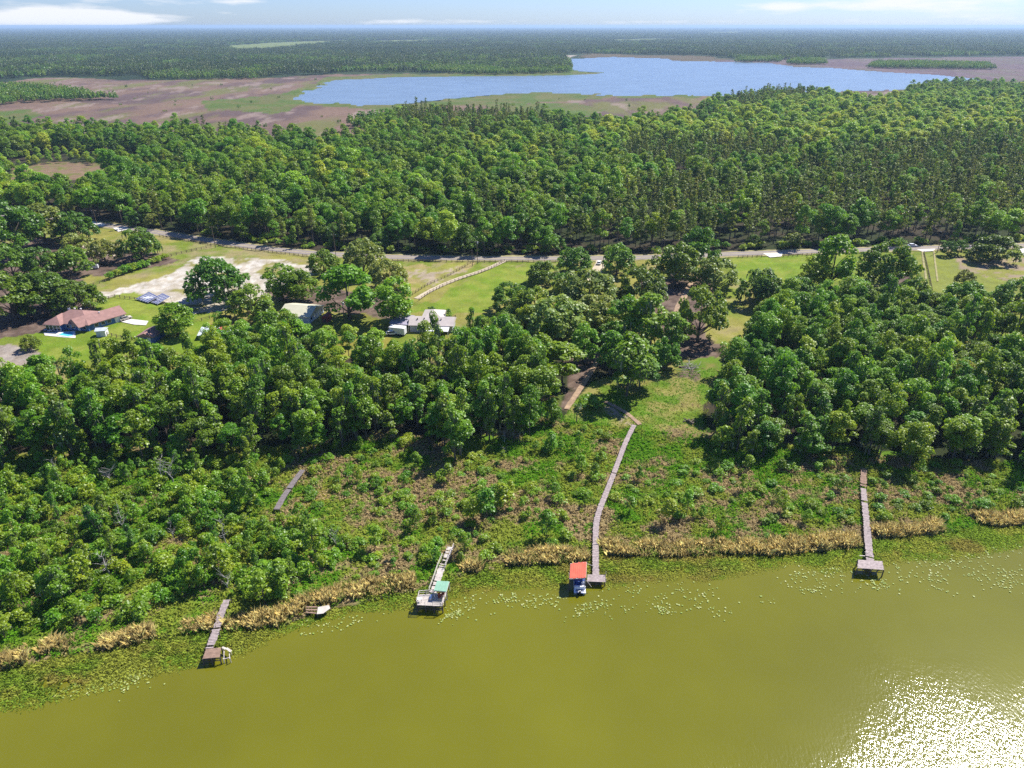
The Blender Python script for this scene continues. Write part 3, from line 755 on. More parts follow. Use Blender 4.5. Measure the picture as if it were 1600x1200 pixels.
OAKS = [
    (335, 432, 50, 'huge lone dark oak standing on the white sand of the pasture', 'oak', 1.0),
    (216, 378, 35, 'round oak with dark shade under it beside the road at left', 'oak', .95),
    (160, 392, 26, 'grey-green oak left of the round roadside oak', 'pale', .95),
    (112, 352, 34, 'light green oak at the left end of the road', 'oak', .95),
    (60, 345, 46, 'broad light oak in the upper left wood, left of the road end', 'pale', 1.0),
    (15, 352, 50, 'light oak cut by the left frame edge, above the dark oaks', 'oak', 1.1),
    (118, 380, 26, 'small grey oak between the light oaks and the dark oaks', 'pale', 1.0),
    (110, 405, 30, 'dark round oak above the brown-roofed blue house, nearest the hedge', 'oak', 1.05),
    (62, 408, 32, 'dark oak left of the dark round oak above the blue house', 'oak', 1.05),
    (15, 410, 36, 'dark oak at the left frame edge above the blue house', 'oak', 1.05),
    (112, 462, 42, 'spreading dark oak behind the blue house, its limbs over the lawn', 'oak', .85),
    (62, 450, 46, 'tall dark oak behind the left end of the blue house', 'oak', 1.05),
    (12, 462, 50, 'dark oak at the left frame edge beside the blue house', 'oak', 1.0),
    (392, 470, 40, 'dark oak below the lone oak, left of the beige roof', 'oak', .95),
    (437, 440, 31, 'bright green oak above the beige-roofed house', 'round', 0.75),
    (470, 444, 26, 'dark green oak above the right end of the beige-roofed house', 'round', .85),
    (504, 408, 27, 'grey-olive oak on the pasture edge near the road', 'oak', 1.0),
    (541, 450, 46, 'broad yellow-green oak right of the beige-roofed house', 'round', .85),
    (566, 402, 34, 'feathery grey-green oak close to the road', 'pale', 1.2),
    (604, 425, 34, 'grey-green oak behind the yellow-green oak', 'pale', 1.1),
    (614, 468, 35, 'dark tall tree left of the sandy farm track', 'round', 0.85),
    (272, 497, 30, 'leafy tree over the little blue shed', 'round', 0.75),
    (263, 483, 9, 'slim tree behind the little blue shed', 'sapling', 1.0),
    (45, 534, 17, 'round dark bush on the sandy yard below the blue house', 'oak', 1.0),
    (341, 497, 11, 'small green tree beside the dark parked car', 'round', 0.80),
    (674, 485, 10, 'small dark tree behind the grey-roofed house', 'oak', 1.0),
    (701, 490, 7, 'bare-stemmed small tree right behind the grey-roofed house', 'sapling', 1.0),
    (900, 404, 29, 'oak left of the parked white car by the road', 'oak', 1.05),
    (965, 403, 30, 'round oak right of the parked white car by the road', 'oak', 1.15),
    (848, 424, 28, 'small dark oak at the edge of the green pasture', 'oak', .9),
    (882, 440, 22, 'dark oak between the pasture oak and the grove', 'oak', 1.0),
    (1058, 408, 42, 'dark dome-shaped oak beside the road, left of the bare track', 'oak', 1.05),
    (1092, 385, 36, 'tall light-topped oak behind the dome-shaped oak', 'oak', 1.3),
    (1120, 424, 38, 'grey-olive oak right of the dome-shaped oak', 'pale', 1.0),
    (1190, 445, 40, 'dark oak right of the bare track, at the fenced pasture', 'oak', 1.0),
    (797, 462, 34, 'green oak at the lower edge of the pasture', 'oak', 1.0),
    (832, 478, 44, 'blue-green oak below the pasture', 'oak', 1.0),
    (920, 452, 56, 'broad feathery oak in the middle of the grove', 'pale', 1.0),
    (1003, 452, 44, 'bushy green oak at the right end of the grove', 'oak', 1.1),
    (868, 500, 56, 'broad grey-olive oak in front of the feathery oak', 'pale', .95),
    (930, 492, 48, 'olive oak beside the broad grey-olive oak', 'pale', .95),
    (1096, 490, 46, 'tall open oak with moss over the brown leaf litter', 'oak', 1.3),
    (955, 545, 26, 'leafy tree at the left of the grass clearing, above the brown path', 'round', 1.25),
    (1003, 572, 28, 'moss-hung tree between the two clearing trees', 'moss', .7),
    (1050, 525, 26, 'slim mossy tree under the open oak', 'moss', .8),
    (915, 535, 24, 'round tree at the lower edge of the grove', 'round', 1.1),
    (955, 520, 28, 'dark oak behind the clearing trees', 'oak', 1.1),
    (420, 514, 28, 'green tree hiding the lower left of the beige-roofed house', 'round', 1.05),
    (462, 518, 22, 'green tree in front of the beige-roofed house', 'round', 1.0),
    (375, 540, 24, 'green tree below the rusty tin shed', 'round', 1.1),
    (846, 606, 27, 'leafy tree at the right corner of the left wood, beside the brown path', 'hardwood', .95),
    (826, 640, 24, 'low leafy tree at the lower corner of the left wood', 'round', 1.1),
    (862, 640, 15, 'bushy tree closing the gap by the brown path', 'round', 1.2),
    (1010, 505, 34, 'moss-hung tree left of the open oak', 'moss', .85),
    (975, 505, 30, 'leafy tree at the left of the bare track', 'hardwood', .85),
    (985, 560, 42, 'moss-draped tree standing alone at the grass clearing', 'moss', .85),
    (1040, 550, 28, 'dark moss-hung tree right of the moss-draped clearing tree', 'oak', 1.3),
    (880, 560, 37, 'spreading leafy tree on bare stems above the brown path', 'hardwood', .62),
    (835, 560, 28, 'leafy tree left of the spreading path tree', 'hardwood', .8),
    (920, 625, 17, 'low palmetto-like bush on the clearing edge', 'bush', 1.0),
    (1306, 402, 33, 'tall bright tree in the right pasture, reaching over the road', 'round', 1.15),
    (1275, 425, 26, 'rounded bright tree at the foot of the tall bright tree', 'round', 0.85),
    (1390, 412, 48, 'big dome-shaped oak in front of the road at right', 'oak', 1.1),
    (1483, 388, 13, 'first small roadside oak left of the shaded oak', 'oak', 1.2),
    (1500, 386, 13, 'second small roadside oak left of the shaded oak', 'oak', 1.2),
    (1556, 386, 38, 'grey oak with a dark round shadow on the sandy field', 'oak', .75),
    (1509, 432, 16, 'small pale tree alone in the right field', 'pale', 1.1),
    (1590, 462, 44, 'dark oak at the right frame edge beside the field', 'oak', 1.05),
    (1510, 462, 38, 'green oak at the lower edge of the right field', 'oak', .9),
    (1430, 455, 30, 'dark oak below the mown track', 'oak', 1.1),
    (1330, 455, 24, 'leafy tree below the big dome-shaped oak', 'round', 0.85),
    (1250, 450, 30, 'leafy oak at the lower corner of the small pasture', 'oak', 1.0),
]
for px, py, r, lab, kd, hs in OAKS: oak_px(px, py, r, lab, kd, hs)
for px, py, h in ((62, 578, 1.15), (88, 574, 1.0), (12, 590, 1.2), (35, 600, .9), (150, 560, .9)):
    x, y = atn(px, py, 8 * h); plant('palm', x, y, h, h, 'sabal palm with shaggy fronds at the wood edge below the sandy yard', 'palms below the sandy yard', 0, True)
for px, py in ((902, 640), (755, 545)):
    x, y = atn(px, py, 4); plant('palm', x, y, .7, .6, {902: 'low palm at the foot of the clearing, beside the brown path', 755: 'palm crown poking out of the wood below the grove'}[px], None, 0, True)
# hedge along the pasture fence
for i in range(15):
    t = i / 14; x, y = atn(172 + (257 - 172) * t, 436 + (405 - 436) * t, 0)
    s = .9 + .55 * random.random(); plant('bush', x, y, s * 1.15, s * 1.2, 'clipped dark shrub in the hedge row along the pasture fence', 'hedge shrubs along the pasture fence', 0, True)

def zone(px, py):
    if py > 400:
        side = ('below the blue house' if px < 280 else 'below the tin-roofed sheds' if px < 470 else 'below the grey-roofed house' if px < 690 else 'left of the grass clearing' if px < 960 else
                'right of the grass clearing' if px < 1250 else 'behind the bare end dock' if px < 1430 else 'by the right frame edge')
        return side + (', nearest row to the marsh' if py > 668 else ', middle of the wood' if py > 610 else ', back row of the wood')
    return 'in the forest across the road, ' + ('left of the lone oak' if px < 300 else 'behind the left pasture' if px < 620 else 'behind the middle pasture' if px < 900 else 'behind the grove' if px < 1150 else 'behind the right pasture')
ADJ = {'hardwood': 'leafy bright green hardwood', 'moss': 'hardwood hung with grey moss', 'oak': 'dark spreading oak', 'round': 'round leafy tree', 'cypress': 'narrow vine-draped tree', 'pine': 'tall thin-stemmed pine', 'light': 'pale yellow-green hardwood', 'pale': 'grey-green oak', 'sapling': 'small bushy tree', 'bush': 'leafy green shrub', 'snag': 'bare grey dead tree'}
def zplant(kind, x, y, s=1.0, sz=None, where=None):
    px, py = proj(x, y)
    wh = where or zone(px, py)
    plant(kind, x, y, s, sz, '%s %s' % (ADJ[kind], wh), '%s trees %s' % (ADJ[kind], wh) if kind != 'bush' else 'shrubs ' + wh)

# ---------------------------------------------------------------- the two woods by the marsh
WOOD_A = gp([(-260, 700), (-260, 600), (0, 628), (60, 622), (100, 612), (250, 600), (330, 588), (420, 582), (500, 590), (560, 598), (620, 592), (700, 575), (740, 540), (800, 545), (850, 590), (862, 640), (840, 680), (780, 694), (740, 700), (700, 730), (650, 688), (600, 695), (500, 712), (300, 722), (100, 732), (0, 735), (-260, 780)])
WOOD_B = gp([(1118, 650), (1140, 590), (1150, 540), (1190, 500), (1250, 485), (1320, 490), (1420, 500), (1480, 512), (1600, 540), (1850, 560), (1850, 720), (1600, 742), (1560, 735), (1480, 725), (1400, 735), (1330, 715), (1240, 715), (1180, 720), (1110, 700)])
HOLES = [gp(p) for p in ([(0, 540), (80, 550), (60, 605), (0, 610)], [(585, 500), (720, 500), (720, 548), (585, 548)])]
trees_xy = []
for poly, step, sd in ((WOOD_A, 5.1, 21), (WOOD_B, 5.6, 22)):
    X, Y = scatter(poly, step, sd)
    for x, y in zip(X, Y):
        if any(inside(h, np.array([x]), np.array([y]))[0] for h in HOLES): continue
        px, py = proj(x, y)
        if px < -170 or px > 1770: continue
        n = float(vnoise(x / 14, y / 14, 91)); g = random.random()
        back = poly is WOOD_B and py < 600
        if back and g < .42: k = 'oak'; s = random.uniform(.5, .8)
        elif (n < .4 and g < .55) or (py > 664 and g < .66): k = 'cypress'; s = random.uniform(.8, 1.25)
        elif g < .22: k = 'moss'; s = random.uniform(.75, 1.1)
        elif g < .32: k = 'pale' if n > .6 else 'light'; s = random.uniform(.5, .8)
        else: k = 'hardwood'; s = random.uniform(.72, 1.12)
        edge = (1.14 if poly is WOOD_A else 1.08) * (1.0 if py < 690 else .82)
        if k in ('hardwood', 'moss'): s *= .93
        zplant(k, x, y, s * (1 if k in ('oak', 'pale') else .95), s * edge * random.uniform(.7 if py > 664 else .78, 1.18))
# small fill under the grove and between oaks
for poly, step, sd, kinds in (([(770, 500), (900, 520), (1040, 520), (1040, 560), (940, 550), (860, 560), (780, 545)], 8, 31, ['oak', 'hardwood', 'pale']), ([(1180, 470), (1420, 475), (1560, 500), (1560, 520), (1180, 505)], 8, 32, ['oak', 'hardwood', 'hardwood']),
                              ([(400, 520), (470, 530), (590, 545), (600, 575), (420, 570)], 7.5, 33, ['hardwood', 'oak', 'light']), ([(330, 545), (420, 540), (440, 575), (320, 580)], 6, 34, ['hardwood'])):
    X, Y = scatter(gp(poly), step, sd)
    for x, y in zip(X, Y):
        k = random.choice(kinds); s = random.uniform(.5, .75) if k in ('oak', 'pale') else random.uniform(.6, .85); zplant(k, x, y, s)
# lone trees on the marsh
for px, py, k, s, lab in ((710, 690, 'cypress', 1.0, 'slender grey tree standing out in front of the wood'), (862, 690, 'sapling', 1.15, 'dark round small tree at the marsh edge left of the boardwalk'), (760, 790, 'sapling', 1.6, 'dense bright small tree in the middle of the marsh'), (785, 775, 'sapling', 1.4, 'dense small tree touching the bright marsh tree'),
        (740, 800, 'sapling', 1.1, 'low tree left of the bright marsh tree'), (855, 820, 'sapling', 1.35, 'feathery bright small tree just left of the boardwalk'), (1045, 800, 'sapling', 1.25, 'dark small tree right of the boardwalk'), (1075, 790, 'sapling', 1.0, 'olive small tree right of the dark small tree'),
        (985, 790, 'sapling', .9, 'light small tree close to the boardwalk'), (1365, 680, 'cypress', 1.0, 'tall thin tree right behind the bare end dock'), (1415, 690, 'sapling', 1.3, 'leafy small tree right of the thin dock tree'), (1490, 690, 'cypress', .75, 'vine-draped tree between the dock and the right edge'), (1565, 690, 'cypress', .95, 'column-like green tree by the right frame edge'),
        (1130, 690, 'sapling', 1.3, 'bushy tree at the foot of the right wood'), (1170, 725, 'sapling', .9, 'light bushy tree in front of the right wood'), (930, 735, 'sapling', .6, 'thin tree beside the boardwalk bend'), (720, 870, 'sapling', .5, 'thin sapling behind the green-roofed dock'),
        (585, 845, 'sapling', 1.0, 'open small tree behind the tan reeds'), (490, 850, 'sapling', 1.4, 'bright tree above the sunken boards'), (440, 900, 'sapling', 1.5, 'broad leafy tree right of the left dock'), (410, 925, 'sapling', 1.2, 'dark tree at the reeds right of the left dock'),
        (90, 920, 'moss', .6, 'large dark vine-hung tree at the left shore'), (130, 900, 'sapling', 1.2, 'leafy tree beside the dark vine-hung shore tree'), (340, 880, 'sapling', 1.3, 'leafy tree above the left dock'), (700, 740, 'sapling', 1.0, 'dark bush-like tree in front of the slender grey tree'),
        (500, 690, 'hardwood', .6, 'leafy tree at the far end of the lost boardwalk'), (650, 720, 'sapling', .9, 'small tree at the wood edge above the marsh'), (1215, 775, 'sapling', .6, 'dark sapling in the right marsh')):
    x, y = atn(px, py, 2.5 * s if k == 'sapling' else 6 * s); plant(k, x, y, s, s, lab, None, 0, True)
# scrub forest at left, shrubs on the marsh
SCRUB = gp([(-260, 770), (0, 716), (100, 714), (300, 706), (420, 722), (420, 800), (520, 830), (560, 860), (490, 920), (430, 955), (350, 940), (300, 930), (180, 975), (60, 990), (0, 1010), (-260, 1080)])
BW = [gp([(405, 830), (425, 770), (460, 730), (490, 728), (485, 765), (445, 810)]), gp([(300, 1050), (325, 950), (345, 925), (370, 925), (375, 1050)])]
X, Y = scatter(SCRUB, 2.5, 41)
for x, y in zip(X, Y):
    if any(inside(h, np.array([x]), np.array([y]))[0] for h in BW): continue
    px, py = proj(x, y)
    if px < -120: continue
    n = float(fnoise(x / 9, y / 9, 55)); g = random.random()
    wh = 'in the tangled scrub ' + ('at the left frame edge' if px < 150 else 'above the left dock' if px < 380 else 'right of the left dock')
    if n > .5 and g < .42: k, s = 'sapling', random.uniform(.45, 1.1)
    elif n > .56 and g > .93: k, s = 'moss', random.uniform(.36, .52)
    elif n < .36 and g < .5: continue
    elif g < .05: k, s = 'snag', random.uniform(.5, 1.0)
    elif g < .12: k, s = 'cypress', random.uniform(.36, .7)
    else: k, s = 'bush', random.uniform(.6, 1.5)
    zplant(k, x, y, s * random.uniform(.7, 1.0), s * random.uniform(.75, 1.3), wh)
MARSH = gp([(420, 722), (480, 705), (640, 682), (720, 712), (800, 685), (860, 672), (960, 672), (1000, 690), (1110, 690), (1250, 704), (1400, 722), (1600, 730), (1850, 720), (1850, 795), (1600, 795), (1480, 815), (1340, 840), (1140, 845), (940, 850), (800, 865), (700, 890), (600, 915), (540, 925), (560, 860), (520, 830), (420, 800)])
WALK = [gp([(975, 655), (1005, 660), (985, 710), (955, 780), (945, 830), (940, 900), (915, 900), (920, 800), (945, 730)]), gp([(1335, 740), (1362, 740), (1372, 880), (1340, 880)]), gp([(650, 950), (680, 900), (695, 845), (718, 845), (705, 950)])] + BW
X, Y = scatter(MARSH, 3.6, 43)
for x, y in zip(X, Y):
    if any(inside(h, np.array([x]), np.array([y]))[0] for h in WALK): continue
    px, py = proj(x, y)
    if px > 1720: continue
    n = float(fnoise(x / 10, y / 8, 58)); g = random.random()
    wh = 'on the open marsh ' + ('left of the green-roofed dock' if px < 700 else 'left of the long boardwalk' if px < 950 else 'right of the long boardwalk' if px < 1330 else 'around the bare end dock')
    left = px < 720
    if n < (.36 if left else .44): continue
    if g < (.26 if left else .24): q = random.uniform(.3, .95); zplant('sapling', x, y, q * random.uniform(.6, 1), q, wh)
    elif g < .27: zplant('snag', x, y, random.uniform(.3, .5), None, wh)
    else: s = random.uniform(.45, 1.05); zplant('bush', x, y, s, s * random.uniform(.7, 1.2), wh)
CWALK = [gp([(989, 660), (994, 661), (975, 705), (951, 775), (938, 815), (936, 900), (926, 900), (927, 815), (940, 775), (966, 705)]), gp([(1345, 745), (1354, 745), (1363, 880), (1353, 880)]), gp([(668, 928), (700, 852), (708, 852), (684, 928)]), gp([(428, 797), (470, 733), (477, 733), (437, 797)]), gp([(321, 1014), (351, 935), (359, 937), (332, 1014)])]
# shrubs under the roadside wood edge
X, Y = scatter(gp([(300, 366), (470, 388), (600, 396), (870, 398), (1150, 391), (1280, 387), (1600, 378), (1700, 374), (1700, 370), (1280, 381), (1000, 392), (600, 390), (470, 380), (300, 358)]), 5.5, 47)
for x, y in zip(X, Y): zplant('bush', x, y, random.uniform(.9, 1.9), None, 'at the wood edge across the road')

# ---------------------------------------------------------------- forest across the road
FOREST = gp([(-700, 340), (0, 332), (130, 343), (262, 359), (400, 379), (480, 389), (600, 395), (870, 397), (1150, 390), (1280, 386), (1600, 377), (2100, 362), (2300, 145), (1600, 142), (1490, 139), (1430, 144), (1400, 166), (1310, 166), (1270, 154), (1200, 152), (1110, 172), (1085, 188), (960, 206), (860, 196), (815, 190), (620, 183), (600, 200),
             (560, 224), (500, 236), (420, 228), (350, 218), (180, 216), (0, 216), (-700, 222)])
CLR = gp([(-100, 300), (0, 310), (20, 262), (90, 255), (172, 262), (168, 306), (100, 314)])
LIGHTZ = gp([(880, 245), (960, 215), (1090, 200), (1200, 170), (1300, 172), (1480, 160), (1620, 170), (1620, 230), (1350, 240), (1200, 250), (1000, 255)])
PINEZ = [gp(p) for p in ([(600, 212), (615, 178), (820, 180), (880, 195), (860, 215), (720, 222)], [(840, 398), (870, 350), (1000, 320), (1250, 300), (1350, 250), (1600, 225), (1900, 225), (1900, 380), (1600, 378), (1280, 387), (1100, 392)], [(900, 260), (1100, 240), (1250, 250), (1250, 268), (1000, 278)], [(380, 378), (470, 360), (560, 392), (480, 389)], [(1090, 192), (1200, 152), (1280, 152), (1180, 178)])]
LSHRUB = gp([(-50, 262), (100, 238), (230, 246), (240, 266), (170, 268), (90, 258), (20, 266)])
X, Y = scatter(FOREST, 7.6, 51)
inC = inside(CLR, X, Y); inL = inside(LIGHTZ, X, Y); inS = inside(LSHRUB, X, Y); inP = np.zeros(len(X), bool)
xx = X + (vnoise(X / 25, Y / 25, 4) - .5) * 50; yy = Y + (vnoise(X / 25, Y / 25, 5) - .5) * 60
for p in PINEZ: inP |= inside(p, xx, yy)
nn = fnoise(X / 60, Y / 80, 62); n5 = fnoise(X / 16, Y / 22, 64)
FX_, FY_ = X, Y
for i in range(len(X)):
    x, y = X[i], Y[i]; px, py = proj(x, y)
    if px < -250 or px > 1850: continue
    if inC[i]: continue
    g = random.random()
    if y > 480 and g < .12: continue
    g = random.random()
    if inS[i]:
        if g < .5: zplant('light', x, y, random.uniform(.4, .75))
        continue
    if inP[i]:
        k = 'pine' if g < .8 else 'hardwood' if g < .95 else 'cypress'
    elif inL[i]: k = 'light' if g < .6 else 'hardwood' if g < .92 else 'pale'
    else: k = ('pine' if nn[i] < .36 and g < .4 else 'oak' if n5[i] > .56 and g < .6 else 'light' if nn[i] > .6 and g < .3 else 'pale' if g > .97 else 'hardwood')
    s = random.uniform(.5, .85) if k in ('oak', 'pale') else random.uniform(.78, 1.15)
    if k in ('hardwood', 'light'): s *= random.uniform(.9, 1.3) * (1.3 if k == 'light' else 1)
    zplant(k, x, y, s * random.uniform(.9, 1.1), s * random.uniform(.88, 1.12))

# the largest in the photo become things of their own, up to 300 of each kind; the rest is one wood per zone
from collections import defaultdict
byk = defaultdict(list)
for c in CAND: byk[c[0]].append(c)
REST = []
random.seed(5)
CAPS = {'bush': 300, 'sapling': 290}
for k, L in byk.items():
    L.sort(key=lambda c: (not c[9], -(NOM[k][0] * c[4]) / math.hypot(c[1], c[2], CAM_H)))
    cap = 295
    for c in L[:cap]: add_thing(k, c[1], c[2], c[3], c[4], c[5], c[6], c[7], c[8])
    REST += L[cap:]
print('plants', {k: len(v) for k, v in byk.items()}, 'rest', len(REST))
JP = []; JI = {}
for k in ('hardwood', 'moss', 'oak', 'round', 'cypress', 'pine', 'light', 'pale', 'bush', 'sapling', 'snag'):
    ids = []
    for c, t in PROTO[k][:6]:
        if k == 'snag': continue
        JP.append(join_mesh('wood_' + KINDNAME[k], c, t)); ids.append(len(JP) - 1)
    JI[k] = ids or [0]
pts_far, pts_scrub = [], []
for c in REST:
    if c[0] == 'snag': continue
    row = (c[1], c[2], 0, c[5], c[3], c[4], random.choice(JI[c[0]]))
    (pts_scrub if c[0] in ('bush', 'sapling') and c[2] < 300 else pts_far).append(row)
instancer('forest', pts_far, JP, 'dense mixed forest filling the land beyond the road', 'forest')
if pts_scrub: instancer('undergrowth', pts_scrub, JP, 'tangled low green undergrowth on the marsh', 'undergrowth')

# ---------------------------------------------------------------- far pine country, to the horizon
def patch_mesh(seed, n, rad, H, mat, leaf):
    g = random.Random(seed); cl = []
    for i in range(n):
        th = g.uniform(0, 6.283); rr = rad * math.sqrt(g.random()); h = H * g.uniform(.65, 1.1)
        for q in range(3): cl.append(((math.cos(th) * rr + g.uniform(-1, 1), math.sin(th) * rr + g.uniform(-1, 1), h * (.45 + .25 * q)), g.uniform(1.3, 2.1) * (1.25 - .28 * q)))
    return clump_crown('far_trees', M[mat], cl, leaf, 7, seed, up=.3)
FP = [patch_mesh(900 + i, 11, 12, 15, 'leaf_far', 1.25) for i in range(4)] + [patch_mesh(910 + i, 9, 12, 12, 'leaf_oak', 1.3) for i in range(3)] + [patch_mesh(920 + i, 70, 42, 15, 'leaf_far', 2.0) for i in range(3)]
farpts = []
FBORD = gp([(-900, 128), (0, 124), (60, 120), (120, 120), (220, 118), (240, 125), (400, 124), (440, 116), (480, 118), (560, 112), (620, 113), (700, 110), (830, 114), (890, 110), (885, 92), (870, 84), (960, 84), (1090, 87), (1150, 92), (1230, 95), (1290, 91), (1480, 88), (1640, 86), (2500, 80), (2500, 72), (-900, 72)])
FBACK = gp([(-900, 72.5), (2500, 72.5), (2500, 55), (-900, 55)])
FHOR = gp([(-700, 55.2), (2300, 55.2), (2300, 44.2), (-700, 44.2)])
GAPS = [gp(p) for p in ([(340, 72), (440, 66), (560, 63), (520, 68), (440, 78), (360, 82)], [(560, 64), (760, 60), (760, 63), (600, 68)], [(930, 63), (1030, 60), (1080, 62), (980, 67)], [(1060, 51), (1180, 49), (1150, 53)], [(100, 81), (330, 77), (330, 79), (110, 84)], [(650, 71), (830, 68), (830, 70), (660, 73)], [(1180, 76), (1500, 72), (1500, 74), (1200, 78)], [(1250, 58), (1420, 57), (1400, 59)], [(120, 92), (250, 89), (250, 92), (150, 96)], [(560, 89), (640, 88), (640, 90), (560, 91)],
        [(1040, 97), (1150, 93), (1300, 92), (1480, 90), (1640, 88), (2300, 84), (2300, 90), (1600, 96), (1300, 99)])]
ISL = [gp(p) for p in ([(-400, 168), (0, 166), (50, 160), (140, 158), (182, 156), (140, 150), (90, 143), (40, 138), (-400, 140)], [(1150, 97), (1222, 97), (1215, 91), (1160, 90)], [(1228, 101), (1292, 101), (1280, 95), (1240, 95)], [(1355, 107), (1550, 109), (1540, 102), (1450, 100), (1370, 100)], [(600, 205), (620, 190), (600, 185), (560, 190), (545, 200)],
       [(1300, 165), (1350, 163), (1340, 158), (1310, 158)], [(650, 113), (760, 117), (890, 114), (888, 96), (800, 97), (680, 104)], [(1420, 158), (1470, 158), (1460, 152), (1430, 152)])]
g = np.random.default_rng(77)
for poly, step, kind, sd in ((FBORD, 17, 0, 1), (FBACK, 21, 0, 2), (FHOR, 95, 2, 3)):
    X, Y = scatter(poly, step, 70 + sd)
    keep = np.ones(len(X), bool)
    for h in GAPS:
        keep &= ~inside(h, X + (vnoise(X / 70, Y / 90, 3) - .5) * 90, Y + (vnoise(X / 70, Y / 90, 8) - .5) * 180)
    n = fnoise(X / 120, Y / 260, 33)
    keep &= (n > .4) | (g.random(len(X)) < .3)
    if kind == 0: keep &= ~inside(far_g, X, Y)
    for x, y, q in zip(X[keep], Y[keep], n[keep]):
        i = (7 + g.integers(3)) if kind == 2 else (4 + g.integers(3)) if q > .57 and g.random() < .75 else g.integers(4)
        s = g.uniform(.8, 1.15); farpts.append((x, y, 0, g.uniform(0, 6.28), s * (1.25 if kind == 2 else 1), s * g.uniform(.85, 1.1), i))
for p in ISL:
    X, Y = scatter(p, 13, 79)
    for x, y in zip(X, Y): farpts.append((x, y, 0, g.uniform(0, 6.28), g.uniform(.7, 1), g.uniform(.8, 1.1), 4 + g.integers(3)))
# scattered bushes on the prairie
X, Y = scatter(gp([(-300, 210), (-300, 130), (440, 122), (640, 114), (1160, 147), (1440, 140), (1440, 160), (1080, 185), (900, 195), (560, 225)]), 55, 80)
kk_ = (g.random(len(X)) < .22) & ~inside(far_g, X, Y)
for x, y in zip(X[kk_], Y[kk_]): farpts.append((x, y, 0, g.uniform(0, 6.28), g.uniform(.08, .3), g.uniform(.2, .5), 4 + g.integers(3)))
instancer('distant_woods', farpts, FP, 'hazy flat pine woods reaching to the horizon', 'woods')
print('far', len(farpts))

# ---------------------------------------------------------------- reeds, water grass, marsh cover, pads
def blades(P, n, h, w, tint, seed, spread=.5, lean=.35, tv=.25):
    """tufts of narrow leaning blades; P (k,3) tuft feet, h (k,), tint (k,3)"""
    g = np.random.default_rng(seed); k = len(P)
    F0 = np.repeat(P, n, 0) + np.concatenate([g.normal(0, spread, (k * n, 2)), np.zeros((k * n, 1))], 1)
    hh = np.repeat(h, n)[:, None] * g.uniform(.55, 1.15, (k * n, 1))
    a = g.uniform(0, 6.28, (k * n, 1)); dr = np.concatenate([np.cos(a), np.sin(a), np.zeros_like(a)], 1)
    sd = np.concatenate([-np.sin(a), np.cos(a), np.zeros_like(a)], 1) * w * g.uniform(.6, 1.4, (k * n, 1))
    up = np.array([[0, 0, 1.0]])
    l = g.uniform(.1, 1, (k * n, 1)) * lean
    mid = F0 + up * hh * .62 + dr * hh * l * .35; tip = F0 + up * hh * (1 - .25 * l) + dr * hh * l
    V = np.stack([F0 - sd, F0 + sd, mid + sd, tip, mid - sd], 1).reshape(-1, 3)
    F = np.arange(5 * k * n).reshape(-1, 5)
    t = 2.1 * np.repeat(tint, n, 0) * (1 + g.uniform(-tv, tv, (k * n, 1)))
    return V, F, t
def col4(t): return np.concatenate([np.clip(t, 0, 1), np.ones((len(t), 1))], 1)
REED = [[(-300, 1100), (-100, 1070), (0, 1044), (40, 1030)], [(66, 1018), (110, 1010)], [(160, 1008), (200, 1004), (240, 990)], [(285, 985), (335, 979)], [(350, 980), (400, 975), (440, 972)], [(440, 966), (475, 950)], [(475, 943), (510, 938), (560, 930), (610, 922), (648, 912)], [(722, 893), (752, 886)], [(795, 877), (830, 877), (880, 876), (918, 870)],
        [(941, 862), (1000, 864), (1060, 866), (1140, 860), (1200, 862), (1260, 858), (1300, 854), (1342, 850)], [(1366, 835), (1420, 834), (1475, 826)], [(1525, 815), (1560, 818), (1620, 815), (1720, 800)]]
g = np.random.default_rng(3); P = []; T = []; H = []
for seg in REED:
    pts = [Vector(at(*p)[:2]) for p in seg]
    for a, b in zip(pts, pts[1:]):
        L = (b - a).length; nrm = Vector((-(b - a).y, (b - a).x)).normalized()
        wd = 2.6 if len(seg) > 3 else 1.9
        for i in range(int(L * wd * 7)):
            p = a.lerp(b, random.random()) + nrm * random.uniform(-.8, wd)
            c = float(vnoise(p.x / 2.2, p.y / 2.2, 17))
            if random.random() < .35 - c * .6: continue
            P.append((p.x, p.y, -.3)); H.append(random.uniform(1.3, 2.5) * (.7 + .6 * c))
            T.append((.42, .335, .14) if c > .42 else (.33, .265, .11) if random.random() < .7 else (.17, .22, .045))
V, F, t = blades(np.array(P), 24, np.array(H), .034, np.array(T), 5, .34, .55, .35)
tag(link('reed_bed', npmesh('reed_bed', V, F, M['cover'], {'tint': ('FLOAT_COLOR', 'FACE', col4(t))})), 'dry tan reeds standing along the lake shore', 'reeds', kind='stuff')
# water grass between reeds and open water
BAND = shore_g + wedge_g[::-1]
X, Y = scatter(BAND, .52, 91)
pxs, pys = np.array([proj(x, y) for x, y in zip(X, Y)]).T
k = (pxs > -160) & (pxs < 1760)
X, Y = X[k], Y[k]
n = fnoise(X / 7, Y / 4, 92, 3); dens = ss(.12, .34, n) 
